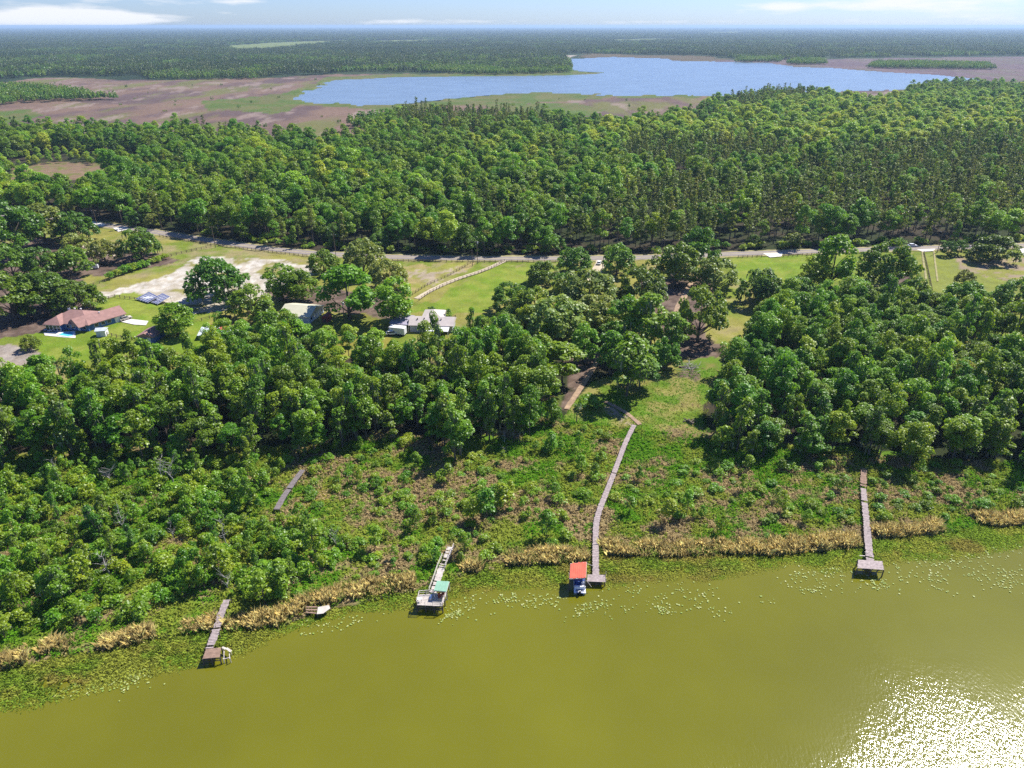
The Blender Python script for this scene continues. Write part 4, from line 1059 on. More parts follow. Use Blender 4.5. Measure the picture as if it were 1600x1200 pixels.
# distance from the open-water edge thins the grass out
ex, ey = np.array(wedge_g).T
dy = Y - np.interp(X, ex, ey)
hol = [gp([(885, 925), (885, 893), (917, 893), (917, 905), (948, 912), (948, 922), (917, 930)]), gp([(312, 1042), (318, 1012), (362, 1008), (362, 1036)]), gp([(648, 962), (652, 930), (700, 926), (700, 952)]), gp([(1336, 902), (1338, 880), (1384, 880), (1384, 902)])]
keep = g.random(len(X)) < np.clip(dens * (.7 + .3 * np.clip(dy + .4, 0, 3)), 0, 1)
for h in hol: keep &= ~inside(h, X, Y)
X, Y, n, dy = X[keep], Y[keep], n[keep], dy[keep]
m1 = ss(.45, .62, fnoise(X / 5, Y / 3, 97))[:, None]
T = np.array([[.15, .215, .026]]) * (1 - m1) + np.array([[.215, .235, .040]]) * m1
T = T * (1 - (.8 * ss(.62, .78, fnoise(X / 11, Y / 3.5, 98)))[:, None]) + np.array([[.22, .18, .05]]) * (.8 * ss(.62, .78, fnoise(X / 11, Y / 3.5, 98)))[:, None]
V, F, t = blades(np.stack([X, Y, np.full(len(X), -.3)], 1), 11, np.clip(.30 + .10 * dy, .24, .8), .034, T, 6, .32, 1.6, .22)
tag(link('water_grass', npmesh('water_grass', V, F, M['cover'], {'tint': ('FLOAT_COLOR', 'FACE', col4(t))})), 'olive grass growing out of the shallow water along the shore', 'water grass', kind='stuff')
# low leafy cover and dead brush over the marsh, scrub floor and clearing
def cover(name, poly, step, seed, label, green=.5, holes=(), size=.30, hgt=.8, per=9, dead=.50):
    X, Y = scatter(poly, step, seed)
    px = np.array([proj(x, y)[0] for x, y in zip(X, Y)]); k = (px > -150) & (px < 1750)
    for h in holes: k &= ~inside(h, X, Y)
    X, Y = X[k], Y[k]; g = np.random.default_rng(seed)
    a = fnoise(X / 8, Y / 6, 71, 3); b_ = .65 * fnoise(X / 9, Y / 7, 61, 4) + .35 * fnoise(X / 2.5, Y / 2.2, 66, 3); c = fnoise(X / 3, Y / 3, 73)
    T = lerp(np.array([.10, .24, .012]), np.array([.23, .27, .035]), ss(.4, .6, a))
    dx = dead + .10 * (np.array([proj(x, y)[0] for x, y in zip(X, Y)]) < 440); dd = ss(dx, dx + .09, b_); T = lerp(T, np.array([.35, .265, .125]), dd * (g.random(len(X)) < .85))
    hh = hgt * (.35 + 1.1 * c)
    n = per; N = len(X)
    d = g.normal(size=(N * n, 3)); d[:, 2] = np.abs(d[:, 2]); d /= np.linalg.norm(d, axis=1, keepdims=True)
    Cc = np.repeat(np.stack([X, Y, np.zeros(N)], 1), n, 0) + d * np.repeat(np.stack([np.full(N, step * .75), np.full(N, step * .75), hh], 1), n, 0) * g.uniform(.5, 1, (N * n, 1))
    Nn = d * .5 + np.array([0, 0, .9]) + g.normal(size=(N * n, 3)) * .5
    V, F = quads(Cc, Nn, size * g.uniform(.6, 1.3, N * n), 1.0, seed)
    t = 1.22 * np.repeat(T, n, 0) * (1 + g.uniform(-.35, .35, (N * n, 1)))
    tag(link(name, npmesh(name, V, F, M['cover'], {'tint': ('FLOAT_COLOR', 'FACE', col4(t))})), label, 'ground cover', kind='stuff')
cover('marsh_cover', gp([(-150, 1080), (-150, 770), (0, 715), (480, 698), (640, 680), (720, 700), (800, 680), (815, 620), (868, 620), (880, 655), (960, 666), (1110, 685), (1250, 698), (1400, 716), (1600, 722), (1760, 715), (1760, 795)] + [p for p in SHORE[::-1] if -150 < p[0] < 1700]), .85, 95, 'low green ground cover with patches of dead brown brush on the marsh', holes=CWALK, per=14)
cover('clearing_grass', gp([(870, 662), (900, 625), (950, 600), (1000, 585), (1060, 575), (1120, 575), (1130, 600), (1105, 640), (1110, 690), (1000, 668), (930, 668)]), 1.1, 96, 'bright weedy grass on the clearing above the boardwalk', size=.26, hgt=.28, per=9, dead=.53)
# lily pads
PADZ = [([(150, 1082), (175, 1055), (235, 1045), (243, 1054), (200, 1075)], 150), ([(70, 1088), (130, 1060), (160, 1072), (100, 1090)], 70), ([(440, 1003), (500, 972), (560, 960), (595, 962), (560, 990), (520, 985)], 130), ([(690, 970), (700, 945), (745, 925), (760, 940), (720, 962)], 190), ([(745, 940), (800, 925), (885, 928), (880, 945), (840, 952), (780, 945)], 170),
        ([(905, 960), (890, 950), (925, 930), (960, 935), (960, 950)], 90), ([(890, 966), (898, 956), (912, 956), (908, 964)], 16), ([(965, 925), (1040, 912), (1110, 905), (1120, 925), (1095, 955), (1040, 960), (1010, 940)], 260), ([(1120, 960), (1130, 940), (1150, 938), (1148, 960)], 30), ([(1175, 940), (1180, 932), (1215, 934), (1210, 942)], 16),
        ([(1230, 920), (1240, 892), (1310, 885), (1335, 900), (1310, 925), (1260, 928)], 230), ([(1340, 905), (1385, 898), (1400, 915), (1370, 922)], 90), ([(1380, 880), (1460, 868), (1560, 862), (1640, 850), (1660, 900), (1590, 925), (1520, 905), (1480, 930), (1420, 915)], 620), ([(1560, 862), (1700, 840), (1700, 900), (1600, 890)], 150), ([(100, 1030), (240, 1005), (290, 1015), (200, 1040)], 60)]
mp_, np2, b = newmat('lily_pad'); oi = node(np2, 'ShaderNodeAttribute', attribute_name='var')
oi2 = node(np2, 'ShaderNodeObjectInfo')
np2.links.new(ramp(np2, mathn(np2, 'ADD', mathn(np2, 'MULTIPLY', oi.outputs['Fac'], .6), mathn(np2, 'MULTIPLY', oi2.outputs['Random'], .5)), [(.1, (.20, .29, .05)), (.5, (.29, .34, .09)), (.9, (.43, .44, .18))]), b.inputs['Base Color']); b.inputs['Roughness'].default_value = .5; b.inputs['Specular IOR Level'].default_value = .2
def pad_shape(r, g):
    n = 9; a0 = g.uniform(0, 6.28)
    return [(0, 0, .012)] + [(r * math.cos(a0 + .25 + i * 5.78 / n) * g.uniform(.9, 1.06), r * math.sin(a0 + .25 + i * 5.78 / n) * g.uniform(.9, 1.06), g.uniform(.0, .05)) for i in range(n + 1)]
gr = random.Random(8); PM = []
for i in range(8):
    m = MB(); v = pad_shape(.155, gr); m.add(v, [(0, j, j + 1) for j in range(1, 10)]); me = m.mesh('lily_pad', mp_)
    a = me.attributes.new('var', 'FLOAT', 'FACE'); a.data.foreach_set('value', np.full(len(me.polygons), gr.random(), np.float32)); PM.append(me)
pads = []
for poly, n in PADZ:
    G = gp(poly); A = np.array(G); lo, hi_ = A.min(0), A.max(0); c = 0
    cen = [(gr.uniform(lo[0], hi_[0]), gr.uniform(lo[1], hi_[1])) for _ in range(max(3, n // 9))]
    while c < n:
        q = gr.choice(cen); x, y = q[0] + gr.gauss(0, 1.7), q[1] + gr.gauss(0, .9)
        c += 1
        if not inside(G, np.array([x]), np.array([y]))[0] and gr.random() < .8: continue
        pads.append((x, y, gr.uniform(.55, 1.3), poly[0][0]))
pads.sort(key=lambda p: -p[2] / math.hypot(p[0], p[1], CAM_H))
def padzone(px): return ('below the left dock' if px < 400 else 'off the tan reeds left of the green-roofed dock' if px < 680 else 'beside the green-roofed dock' if px < 880 else 'around the pontoon boat and right of it' if px < 1220 else 'around the bare end dock and right of it')
m = MB()
for i, (x, y, s, z) in enumerate(pads):
    if i < 290:
        o = link('lily_pad', PM[i % 8], None, (x, y, -.12)); o.scale = (s, s, 1); o.rotation_euler = (0, 0, gr.uniform(0, 6.28))
        tag(o, 'pale round lily pad floating ' + padzone(z), 'lily pad', 'lily pads floating ' + padzone(z))
    else:
        m.add([(x + a * s, y + b_ * s, -.12 + c) for a, b_, c in pad_shape(.155, gr)], [(0, j, j + 1) for j in range(1, 10)])
me = m.mesh('lily_pads', mp_); a = me.attributes.new('var', 'FLOAT', 'FACE'); a.data.foreach_set('value', np.repeat(np.random.default_rng(1).random(len(me.polygons) // 9), 9).astype(np.float32))
tag(link('lily_pads', me), 'small pale lily pads floating along the shore', 'lily pads', kind='stuff')
# ================================================================ docks and boardwalks
M['roof_red'] = plain('faded_red_sheet_roof', (.56, .095, .045), .6, .22, .9)
M['roof_green'] = plain('faded_green_sheet_roof', (.22, .40, .27), .6, .12, .9)
M['rail'] = plain('pale_rail_wood', (.56, .49, .43), .8, .2, 1.5)
M['blue_dark'] = plain('boat_blue', (.035, .075, .22), .4, .2, 1.0)
M['vinyl'] = plain('pale_vinyl', (.62, .63, .68), .5, .1, 1.0)
M['alu'] = plain('aluminium', (.55, .56, .58), .35, .1, 1.0, metal=.8)
M['black'] = plain('black_plastic', (.02, .02, .022), .5, .2, 1.0)
M['red_chair'] = plain('red_brown_plastic', (.36, .085, .04), .5, .2, 1.0)
M['plank_brown'] = plain('brown_board', (.27, .175, .12), .85, .3, 1.5)
M['wood_old'] = plain('old_grey_board', (.19, .16, .15), .9, .3, 2.0)
M['plank_white'] = plain('bleached_board', (.52, .46, .38), .8, .15, 1.0)

def resample(P, step):
    Q = []
    for a, b in zip(P, P[1:]):
        n = max(1, round((b - a).length / step)); Q += [a.lerp(b, i / n) for i in range(n)]
    return Q + [P[-1]]

def planks_along(m, P, w0, w1, z, pl=.3, gap=.035, seed=0, missing=0.0, crook=.05):
    """cross boards along a ground path; some are missing"""
    g = random.Random(seed); Q = resample(P, pl); n = len(Q)
    for i in range(n - 1):
        if g.random() < missing: continue
        a, b = Q[i], Q[i + 1]; d = (b - a); rz = math.atan2(d.y, d.x); c = (a + b) / 2
        w = w0 + (w1 - w0) * i / n
        m.box((c.x, c.y, z + g.uniform(-.02, .02)), (d.length - gap, w + g.uniform(-crook, crook) * 2, .05), rz + g.uniform(-.02, .02))

def side_line(P, off):
    R_ = []
    for i, p in enumerate(P):
        d = (P[min(i + 1, len(P) - 1)] - P[max(i - 1, 0)]).normalized(); R_.append(p + Vector((-d.y, d.x)) * off)
    return R_

def path_posts(root, P, w, z, step=3.0, top=.1, r=.09, mat='wood_dark'):
    Q = resample(P, step); k = 0
    for s in (-1, 1):
        for p in side_line(Q, s * (w / 2 + .03)):
            m = MB(); m.tube([(p.x, p.y, -1.6), (p.x + .02, p.y, z + top + random.uniform(-.1, .15))], [r, r * .9], 7); m.build('post', M[mat], root); k += 1
    return k

def stringers(root, P, w, z):
    m = MB()
    for s in (-1, 1):
        L = side_line(P, s * w * .38)
        for a, b in zip(L, L[1:]): m.beam((a.x, a.y, z - .13), (b.x, b.y, z - .13), .08, .18)
    m.build('stringer', M['wood_dark'], root)

def V2(px, py, z): return Vector(at(px, py, z)[:2])
def quad_deck(root, name, corners, z, seed=0, bw=.2, mat='wood', along=True, th=.06):
    """boards filling a four-cornered deck; corners front-left, front-right, back-right, back-left"""
    a, b, c, d = [Vector(p) for p in corners]; g = random.Random(seed); m = MB()
    n = max(2, int((d - a).length / bw))
    for i in range(n):
        t0, t1 = i / n + .012, (i + 1) / n - .012
        p, q = a.lerp(d, (t0 + t1) / 2), b.lerp(c, (t0 + t1) / 2)
        e = g.uniform(-.04, .04); dd = (q - p).normalized()
        m.beam((p.x - dd.x * e, p.y - dd.y * e, z + g.uniform(-.012, .012)), (q.x + dd.x * e, q.y + dd.y * e, z + g.uniform(-.012, .012)), (d - a).length / n - .03, th)
    return m.build(name, M[mat], root)
def posts_at(root, pts, z0, z1, r=.1, mat='wood_dark', name='post'):
    for p in pts:
        m = MB(); m.tube([(p[0], p[1], z0), (p[0], p[1], z1)], [r, r * .92], 8); m.build(name, M[mat], root)

# ---- long boardwalk with T end
t = empty('boardwalk', (0, 0, 0), 0, 'long crooked boardwalk running from the grass clearing down to the pontoon boat', 'boardwalk')
zb = .95
LP = [V2(x, y, zb) for x, y in ((931, 899), (930.5, 860), (931, 816), (936, 798), (945, 775), (956, 748), (968, 716), (977, 692), (984, 677), (991, 664))]
LP = resample(LP, 2.2)
for _ in range(2): LP = [LP[0]] + [(LP[i - 1] + LP[i] * 2 + LP[i + 1]) / 4 for i in range(1, len(LP) - 1)] + [LP[-1]]
m = MB(); planks_along(m, LP, 1.3, 1.25, zb, .32, .05, 1, .015, .07); m.build('deck', M['wood'], t)
stringers(t, LP, 1.2, zb); path_posts(t, LP, 1.25, zb, 3.2)
pc = [V2(*p, zb) for p in ((917, 909), (946, 910), (946, 899), (918, 898))]
quad_deck(t, 'end_platform', [pc[0], pc[1], pc[2], pc[3]], zb + .07, 3, .2)
posts_at(t, [pc[0] + Vector((.1, .1)), pc[1] + Vector((-.1, .1)), pc[2] + Vector((-.1, -.1)), pc[3] + Vector((.1, -.1)), pc[0].lerp(pc[1], .5)], -1.8, zb + .05)
posts_at(t, [pc[2] + Vector((.05, -.05)), pc[1] + Vector((.08, .05))], zb, zb + 1.1, .05, 'rail', 'rail_post')
m = MB()
for k in range(2): m.beam((*(pc[0] + Vector((0, .05))), zb - .3 - .4 * k), (*(pc[1] + Vector((0, .05))), zb - .3 - .4 * k), .05, .14)
m.build('skirt_board', M['wood_dark'], t)
# ---- boathouse
zr = 3.4
rc = [Vector(at(*p, z)) for p, z in (((890, 904), 3.15), ((915.5, 902.5), 3.15), ((916.5, 878), 3.6), ((891.5, 880.5), 3.6))]
t = empty('boathouse', (rc[0].x, rc[0].y, -.2), 0, 'open boathouse with a faded red sheet roof over the pontoon boat', 'boathouse')
o0 = Vector((rc[0].x, rc[0].y, -.2))
def lp(v, z=None): return (v[0] - o0.x, v[1] - o0.y, (v[2] if z is None else z) - o0.z)
m = MB(); n = 15; g = random.Random(4)
for i in range(n):      # corrugated sheets, ragged at their ends
    a0, a1 = i / n, (i + 1) / n
    e0, e1 = g.uniform(-.12, .1), g.uniform(-.12, .12)
    p = rc[0].lerp(rc[1], a0); q = rc[0].lerp(rc[1], a1); r_ = rc[3].lerp(rc[2], a1); s = rc[3].lerp(rc[2], a0)
    up = Vector((0, 0, .03 + .03 * (i % 2)))
    d_ = (s - p).normalized()
    vs = [p - d_ * e0 + up, q - d_ * e0 + up, r_ + d_ * e1 + up, s + d_ * e1 + up]
    vs = vs + [v - Vector((0, 0, .05)) for v in vs]
    m.add([lp(v) for v in vs], [(0, 1, 2, 3), (7, 6, 5, 4), (0, 4, 5, 1), (1, 5, 6, 2), (2, 6, 7, 3), (3, 7, 4, 0)])
m.build('roof', M['roof_red'], t)
for k, v in enumerate(rc + [rc[0].lerp(rc[3], .5), rc[1].lerp(rc[2], .5)]):
    m = MB(); m.tube([lp(v, -2), lp(v, v.z - .05)], [.1, .09], 7); m.build('post', M['wood_dark'], t)
m = MB()
for a, b in ((0, 1), (1, 2), (2, 3), (3, 0)): m.beam(lp(rc[a], rc[a].z - .12), lp(rc[b], rc[b].z - .12), .1, .16)
for k in (.33, .66): m.beam(lp(rc[0].lerp(rc[3], k), rc[0].lerp(rc[3], k).z - .08), lp(rc[1].lerp(rc[2], k), rc[1].lerp(rc[2], k).z - .08), .08, .12)
m.build('roof_beam', M['rail'], t)
m = MB(); m.beam(lp(rc[1], 2.6), lp(rc[1] + Vector((1.2, -.2, 0)), .9), .06); m.beam(lp(rc[2], 3.2), lp(rc[2] + Vector((2.2, 1.0, 0)), 1.3), .06); m.beam(lp(rc[0], 2.4), lp(rc[0] + Vector((0, 1.6, 0)), 3.2), .06); m.build('brace', M['rail'], t)
# ---- pontoon boat (stern towards us)
bs = Vector(at(906, 929, 0)); bb = Vector(at(904, 892, 0)); dv = (bb - bs); L = 6.4; rz = math.atan2(dv.y, dv.x)
t = empty('pontoon_boat', (bs.x, bs.y, -.2), rz, 'blue and white pontoon boat moored half under the red roof', 'boat')
def bx(nm, c, d, mt, par=None, **k): m = MB(); m.box(c, d, **k); return m.build(nm, M[mt], par or t)
for s in (-1, 1):
    m = MB(); m.tube([(.15, s * .85, .12), (4.9, s * .85, .12), (5.9, s * .85, .22), (6.35, s * .85, .42)], [.3, .3, .26, .06], 10); m.build('pontoon', M['alu'], t)
bx('deck', (3.2, 0, .5), (6.2, 2.35, .1), 'vinyl')
for s in (-1, 1):
    m = MB(); m.box((3.55, s * 1.13, .9), (4.3, .05, .55), 0); m.build('side_fence', M['white'], t)
    m = MB(); m.tube([(.9, s * 1.13, 1.22), (5.9, s * 1.13, 1.22)], .035, 6); m.build('rail', M['alu'], t)
bx('stern_panel', (1.25, 0, .92), (.42, 2.15, .62), 'white')
bx('bench_seat', (2.1, .62, .8), (.9, .75, .5), 'blue_dark'); bx('bench_seat', (3.4, .72, .8), (1.5, .55, .5), 'blue_dark')
s_ = bx('helm_console', (3.3, -.75, .95), (.7, .55, .8), 'vinyl'); m = MB(); m.tube([(2.93, -.75, 1.25), (2.9, -.75, 1.3)], .19, 10); m.build('steering_wheel', M['black'], s_)
bx('captain_chair', (2.45, -.7, .8), (.5, .55, .5), 'vinyl'); bx('captain_chair', (2.22, -.7, 1.2), (.12, .55, .5), 'vinyl')
bx('bow_seat', (5.2, .6, .8), (1.2, .8, .5), 'blue_dark'); bx('floor_mat', (3.1, -.05, .562), (3.6, .9, .02), 'blue_dark')
m = MB(); m.box((2.9, .15, 2.05), (2.2, 2.2, .06)); c_ = m.build('bimini_top', M['blue_dark'], t)
for x in (2.0, 3.8):
    for s in (-1, 1): m = MB(); m.tube([(2.9, s * 1.1, 1.2), (x, s * 1.08, 2.03)], .02, 5); m.build('bow_strut', M['alu'], c_)
bx('stern_platform', (.5, 0, .52), (1.0, 1.5, .06), 'blue_dark')
m = MB(); m.box((.1, 0, .85), (.5, .38, .42)); m.box((.0, 0, 1.08), (.36, .3, .1)); m.box((-.08, 0, .25), (.16, .12, .9)); e_ = m.build('outboard_motor', M['black'], t)
m = MB(); m.box((.02, 0, 1.16), (.2, .2, .05)); m.build('motor_badge', M['white'], e_)

# ---- green-roofed dock
zd = 1.5
t = empty('covered_dock', (0, 0, 0), 0, 'grey dock with a pale green roof, railings and a broken walkway', 'dock')
A = [V2(651.5, 945.5, zd), V2(691.5, 947.5, zd), V2(698, 926, zd), V2(655.5, 929, zd)]
quad_deck(t, 'deck', A, zd, 5, .22, 'wood_pale')
posts_at(t, A + [A[0].lerp(A[1], .33), A[0].lerp(A[1], .66), A[1].lerp(A[2], .5), A[3].lerp(A[0], .5), A[2].lerp(A[3], .5)], -1.8, zd - .05, .13)
m = MB()
for k in range(3): m.beam((*(A[0] + Vector((0, .12))), zd - .25 - .42 * k), (*(A[1] + Vector((0, .12))), zd - .25 - .42 * k), .05, .2)
m.build('skirt_board', M['wood_dark'], t)
WP = [V2(x, y, zd - .25) for x, y in ((676.5, 927), (682, 912), (690, 888), (697, 872), (704, 855))]
m = MB(); Wr = resample(WP, .3); planks_along(m, resample(WP[:3], 2), 1.4, 1.3, zd - .1, .3, .05, 7, .06, .1); planks_along(m, resample(WP[2:], 2), 1.3, 1.2, zd - .15, .3, .05, 8, .5, .1); m.build('walkway_deck', M['wood_pale'], t)
stringers(t, resample(WP, 2.5), 1.3, zd - .1); path_posts(t, WP, 1.4, zd - .1, 3.2, .1)
zrl = zd + 1.0
def rail(pts, nm='railing', balus=1.6):
    m = MB()
    for a, b in zip(pts, pts[1:]):
        for h in (1.0, .5): m.beam((a.x, a.y, zd + h), (b.x, b.y, zd + h), .09 if h == 1 else .05, .06)
        for p in resample([a, b], balus): m.beam((p.x, p.y, zd - .1), (p.x, p.y, zd + 1.0), .08)
    m.build(nm, M['rail'], t)
rail([A[0], A[0].lerp(A[1], .32)]); rail([A[0].lerp(A[1], .62), A[1]]); rail([A[1], A[2]]); rail([A[0], A[3]]); rail([A[3], A[3].lerp(A[2], .5)])
lft = side_line(resample(WP, 3), .75); rgt = side_line(resample(WP, 3), -.75)
rail(lft[:max(3, len(lft) - 1)], 'walkway_railing', 2.4); rail(rgt[len(rgt) // 2:], 'walkway_railing', 2.4)
G = [Vector(at(678, 922.5, zd + 2.0)), Vector(at(697.5, 924.5, zd + 2.0)), Vector(at(702, 908.5, zd + 2.25)), Vector(at(683, 907.5, zd + 2.25))]
m = MB()
for i in range(9):
    a0, a1 = i / 9, (i + 1) / 9; up = Vector((0, 0, .02 + .03 * (i % 2)))
    vs = [G[0].lerp(G[1], a0) + up, G[0].lerp(G[1], a1) + up, G[3].lerp(G[2], a1) + up, G[3].lerp(G[2], a0) + up]; vs += [v - Vector((0, 0, .05)) for v in vs]
    m.add(vs, [(0, 1, 2, 3), (7, 6, 5, 4), (0, 4, 5, 1), (1, 5, 6, 2), (2, 6, 7, 3), (3, 7, 4, 0)])
m.build('roof', M['roof_green'], t)
posts_at(t, [(v.x, v.y) for v in G], zd - .2, zd + 2.0, .07, 'rail', 'roof_post')
m = MB(); [m.beam(G[i] - Vector((0, 0, .1)), G[j] - Vector((0, 0, .1)), .08, .12) for i, j in ((0, 1), (1, 2), (2, 3), (3, 0))]; m.build('roof_beam', M['rail'], t)
def chair(x, y, z, rz, label, mat='red_chair'):
    o = empty('garden_chair', (x, y, z), rz, label, 'chair', None)
    for nm, c, d, rx in (('seat', (0, 0, .42), (.55, .55, .06), 0), ('backrest', (0, .27, .78), (.52, .06, .7), -.2)): m = MB(); m.box(c, d, rx=rx); m.build(nm, M[mat], o)
    for sx in (-1, 1):
        m = MB(); m.box((sx * .3, .02, .62), (.09, .55, .05)); m.build('armrest', M[mat], o)
        for sy in (-1, 1): m = MB(); m.box((sx * .24, sy * .22, .2), (.06, .06, .4)); m.build('leg', M[mat], o)
p = V2(687, 935, zd); chair(p.x, p.y, zd + .04, .4, 'red-brown chair on the green-roofed dock, nearer the lake')
p = V2(691.5, 931, zd); chair(p.x, p.y, zd + .04, -.9, 'red-brown chair on the green-roofed dock, under the roof edge')
p = V2(655.5, 940, zd); o = empty('bait_table', (p.x, p.y, zd + .04), .1, 'small white table at the left corner of the green-roofed dock', 'table')
m = MB(); m.box((0, 0, .8), (1.0, .6, .06)); m.build('table_top', M['white'], o)
for sx in (-1, 1):
    for sy in (-1, 1): m = MB(); m.box((sx * .42, sy * .22, .38), (.07, .07, .77)); m.build('leg', M['rail'], o)
a, b = V2(672.5, 939, zd), V2(674, 932, zd); o = empty('dock_bench', (a.x, a.y, zd + .04), 0, 'narrow pale bench in the middle of the green-roofed dock', 'bench'); d_ = b - a
m = MB(); m.beam((0, 0, .45), (d_.x, d_.y, .45), .38, .06); m.build('seat', M['white'], o)
for k in (.1, .9): m = MB(); m.box((d_.x * k, d_.y * k, .2), (.3, .1, .42)); m.build('leg', M['rail'], o)

# ---- left dock
zl = 1.3
t = empty('plank_dock', (0, 0, 0), 0, 'narrow grey plank dock with a brown square end platform at the lower left', 'dock')
WP = [V2(x, y, zl) for x, y in ((327, 1013), (336, 990), (344.5, 962), (354.5, 937))]
m = MB(); planks_along(m, resample(WP, 2), 1.45, 1.3, zl, .36, .07, 9, .03, .08); m.build('walkway_deck', M['wood'], t)
stringers(t, resample(WP, 2.5), 1.3, zl); path_posts(t, WP, 1.4, zl, 3.4)
A = [V2(316.5, 1030, zl), V2(343.5, 1027.5, zl), V2(346, 1012, zl), V2(322, 1014.5, zl)]
quad_deck(t, 'end_platform', A, zl + .07, 11, .24, 'plank_brown')
posts_at(t, A + [A[0].lerp(A[1], .5)], -1.8, zl, .12)
m = MB(); [m.beam((*(A[0] + Vector((0, .1))), zl - .3 - .5 * k), (*(A[1] + Vector((0, .1))), zl - .3 - .5 * k), .05, .18) for k in range(2)]; m.build('skirt_board', M['wood_dark'], t)
p0 = V2(349, 1014, .5); t = empty('boat_lift', (p0.x, p0.y, -.2), 0, 'old white boat lift cradle beside the left plank dock', 'boat lift')
def rel(px, py, z): v = V2(px, py, z); return (v.x - p0.x, v.y - p0.y, z + .2)
for a, b in (((347, 1011.5), (353, 1014)), ((354, 1013), (361, 1018))): m = MB(); m.beam(rel(*a, .9), rel(*b, .9), .42, .1); m.build('bunk_board', M['plank_white'], t)
m = MB(); m.beam(rel(349, 1030, .6), rel(360, 1027, .6), .1); m.beam(rel(350, 1016, .7), rel(350, 1030, .6), .1); m.beam(rel(358, 1017, .7), rel(359, 1030, .6), .1); m.build('frame', M['rail'], t)
for q in ((349, 1014), (360, 1017), (349, 1030), (359.5, 1029)): m = MB(); a = rel(*q, .8); m.tube([(a[0], a[1], -1.5), (a[0], a[1], a[2] + .15)], .07, 7); m.build('post', M['rail'], t)

# ---- bare end dock at right
zr5 = 1.7
t = empty('pier', (0, 0, 0), 0, 'straight grey plank pier with a bare raised end deck at right', 'pier')
WP = [V2(x, y, 1.2) for x, y in ((1360, 880), (1357, 850), (1354, 815), (1351, 785), (1349, 763))]
m = MB(); planks_along(m, resample(WP, 2), 1.45, 1.25, 1.2, .4, .06, 13, .03, .09); m.build('walkway_deck', M['wood'], t)
stringers(t, resample(WP, 2.5), 1.3, 1.2); path_posts(t, WP, 1.4, 1.2, 3.2)
A = [V2(1340, 887.5, zr5), V2(1381, 890.5, zr5), V2(1378.5, 877, zr5), V2(1341, 874.5, zr5)]
quad_deck(t, 'end_deck', A, zr5, 15, .3, 'wood')
posts_at(t, A + [A[0].lerp(A[1], .5), A[3].lerp(A[2], .5)], -1.8, zr5 - .05, .13)
m = MB(); [m.beam((*(A[0] + Vector((.1, .15))), zr5 - .4 - .45 * k), (*(A[1] + Vector((-.1, .15))), zr5 - .4 - .45 * k), .05, .16) for k in range(2)]; m.build('skirt_board', M['wood_dark'], t)
m = MB(); a, b = V2(1343, 868, 1.0), V2(1358, 869, 1.0); m.beam((*a, 1.0), (*b, 1.0), .18, .06); a, b = V2(1351, 863.5, 1.1), V2(1356, 865, 1.1); m.beam((*a, 1.3), (*b, 1.3), .18, .06); m.build('side_board', M['plank_white'], t)
WP = [V2(x, y, .7) for x, y in ((1349, 761), (1349, 745), (1350, 733))]
t = empty('old_walkway', (0, 0, 0), 0, 'rusty brown overgrown planks behind the bare end pier', 'walkway'); m = MB(); planks_along(m, resample(WP, 2), 1.4, 1.2, .9, .4, .08, 17, .12, .12); m.build('deck', M['plank_brown'], t); path_posts(t, WP, 1.3, .9, 3.5)
# ---- lost boardwalk in the scrub
WP = [V2(x, y, 1.0) for x, y in ((432, 796), (443, 776), (458, 754), (473, 734))]
t = empty('footbridge', (0, 0, 0), 0, 'short stretch of dark grey boardwalk lost in the green scrub at left', 'boardwalk'); m = MB(); planks_along(m, resample(WP, 2), 1.45, 1.35, 1.0, .36, .05, 19, .02, .06); m.build('deck', M['wood_old'], t); stringers(t, resample(WP, 2.5), 1.2, 1.0); path_posts(t, WP, 1.3, 1.0, 3.4)
# ---- sunken boards at the reeds
p0 = V2(497, 955, .5); t = empty('wrecked_dock', (p0.x, p0.y, -.1), 0, 'broken remains of a small dock, white sheet and brown boards in the reeds', 'dock')
m = MB()
for a, b, z in (((477, 949), (496, 949), .7), ((478, 953), (496, 953.5), .7), ((478, 957), (496, 959), .5)): m.beam(rel(*a, z), rel(*b, z), .28, .08)
m.build('brown_board', M['plank_brown'], t)
m = MB(); pts = [rel(495, 960, .8), rel(505, 959, .8), rel(516, 951, .9), rel(514, 946, 1.0), rel(497, 949, .9)]
m.add(pts + [(x, y, z - .1) for x, y, z in pts], [(0, 1, 2, 3, 4), (9, 8, 7, 6, 5)] + [(i, 5 + i, 5 + (i + 1) % 5, (i + 1) % 5) for i in range(5)]); m.build('white_sheet', M['plank_white'], t)
for q in ((478, 952), (496, 950), (496, 960), (515, 949)): m = MB(); a = rel(*q, .7); m.tube([(a[0], a[1], -1.5), (a[0], a[1], a[2] - .15)], .08, 7); m.build('post', M['wood_dark'], t)

# ================================================================ houses and yards
M['roof_brown'] = plain('brown_shingle', (.30, .17, .14), .9, .16, .8)
M['wall_blue'] = plain('blue_wall', (.06, .14, .34), .7, .1, .5)
M['trim_white'] = plain('white_trim', (.72, .71, .69), .6, .06, .8)
M['glass'] = plain('window_glass', (.02, .03, .045), .08, .2, .5, spec=.6)
M['roof_beige'] = plain('beige_sheet_roof', (.50, .47, .33), .7, .08, .6)
M['wall_pale'] = plain('pale_blue_wall', (.50, .56, .68), .7, .08, .5)
M['roof_grey'] = plain('weathered_grey_shingle', (.50, .43, .38), .9, .12, .6)
M['roof_slate'] = plain('slate_sheet_roof', (.30, .27, .33), .7, .12, .6)
M['wall_grey'] = plain('grey_wall', (.42, .44, .48), .8, .1, .5)
M['red_barn'] = plain('red_barn_paint', (.26, .045, .045), .7, .2, .8)
M['metal_roof'] = plain('galvanised_roof', (.62, .66, .68), .5, .18, .8, metal=.2)
M['rust'] = plain('rusty_red_roof', (.40, .10, .06), .8, .3, .8)
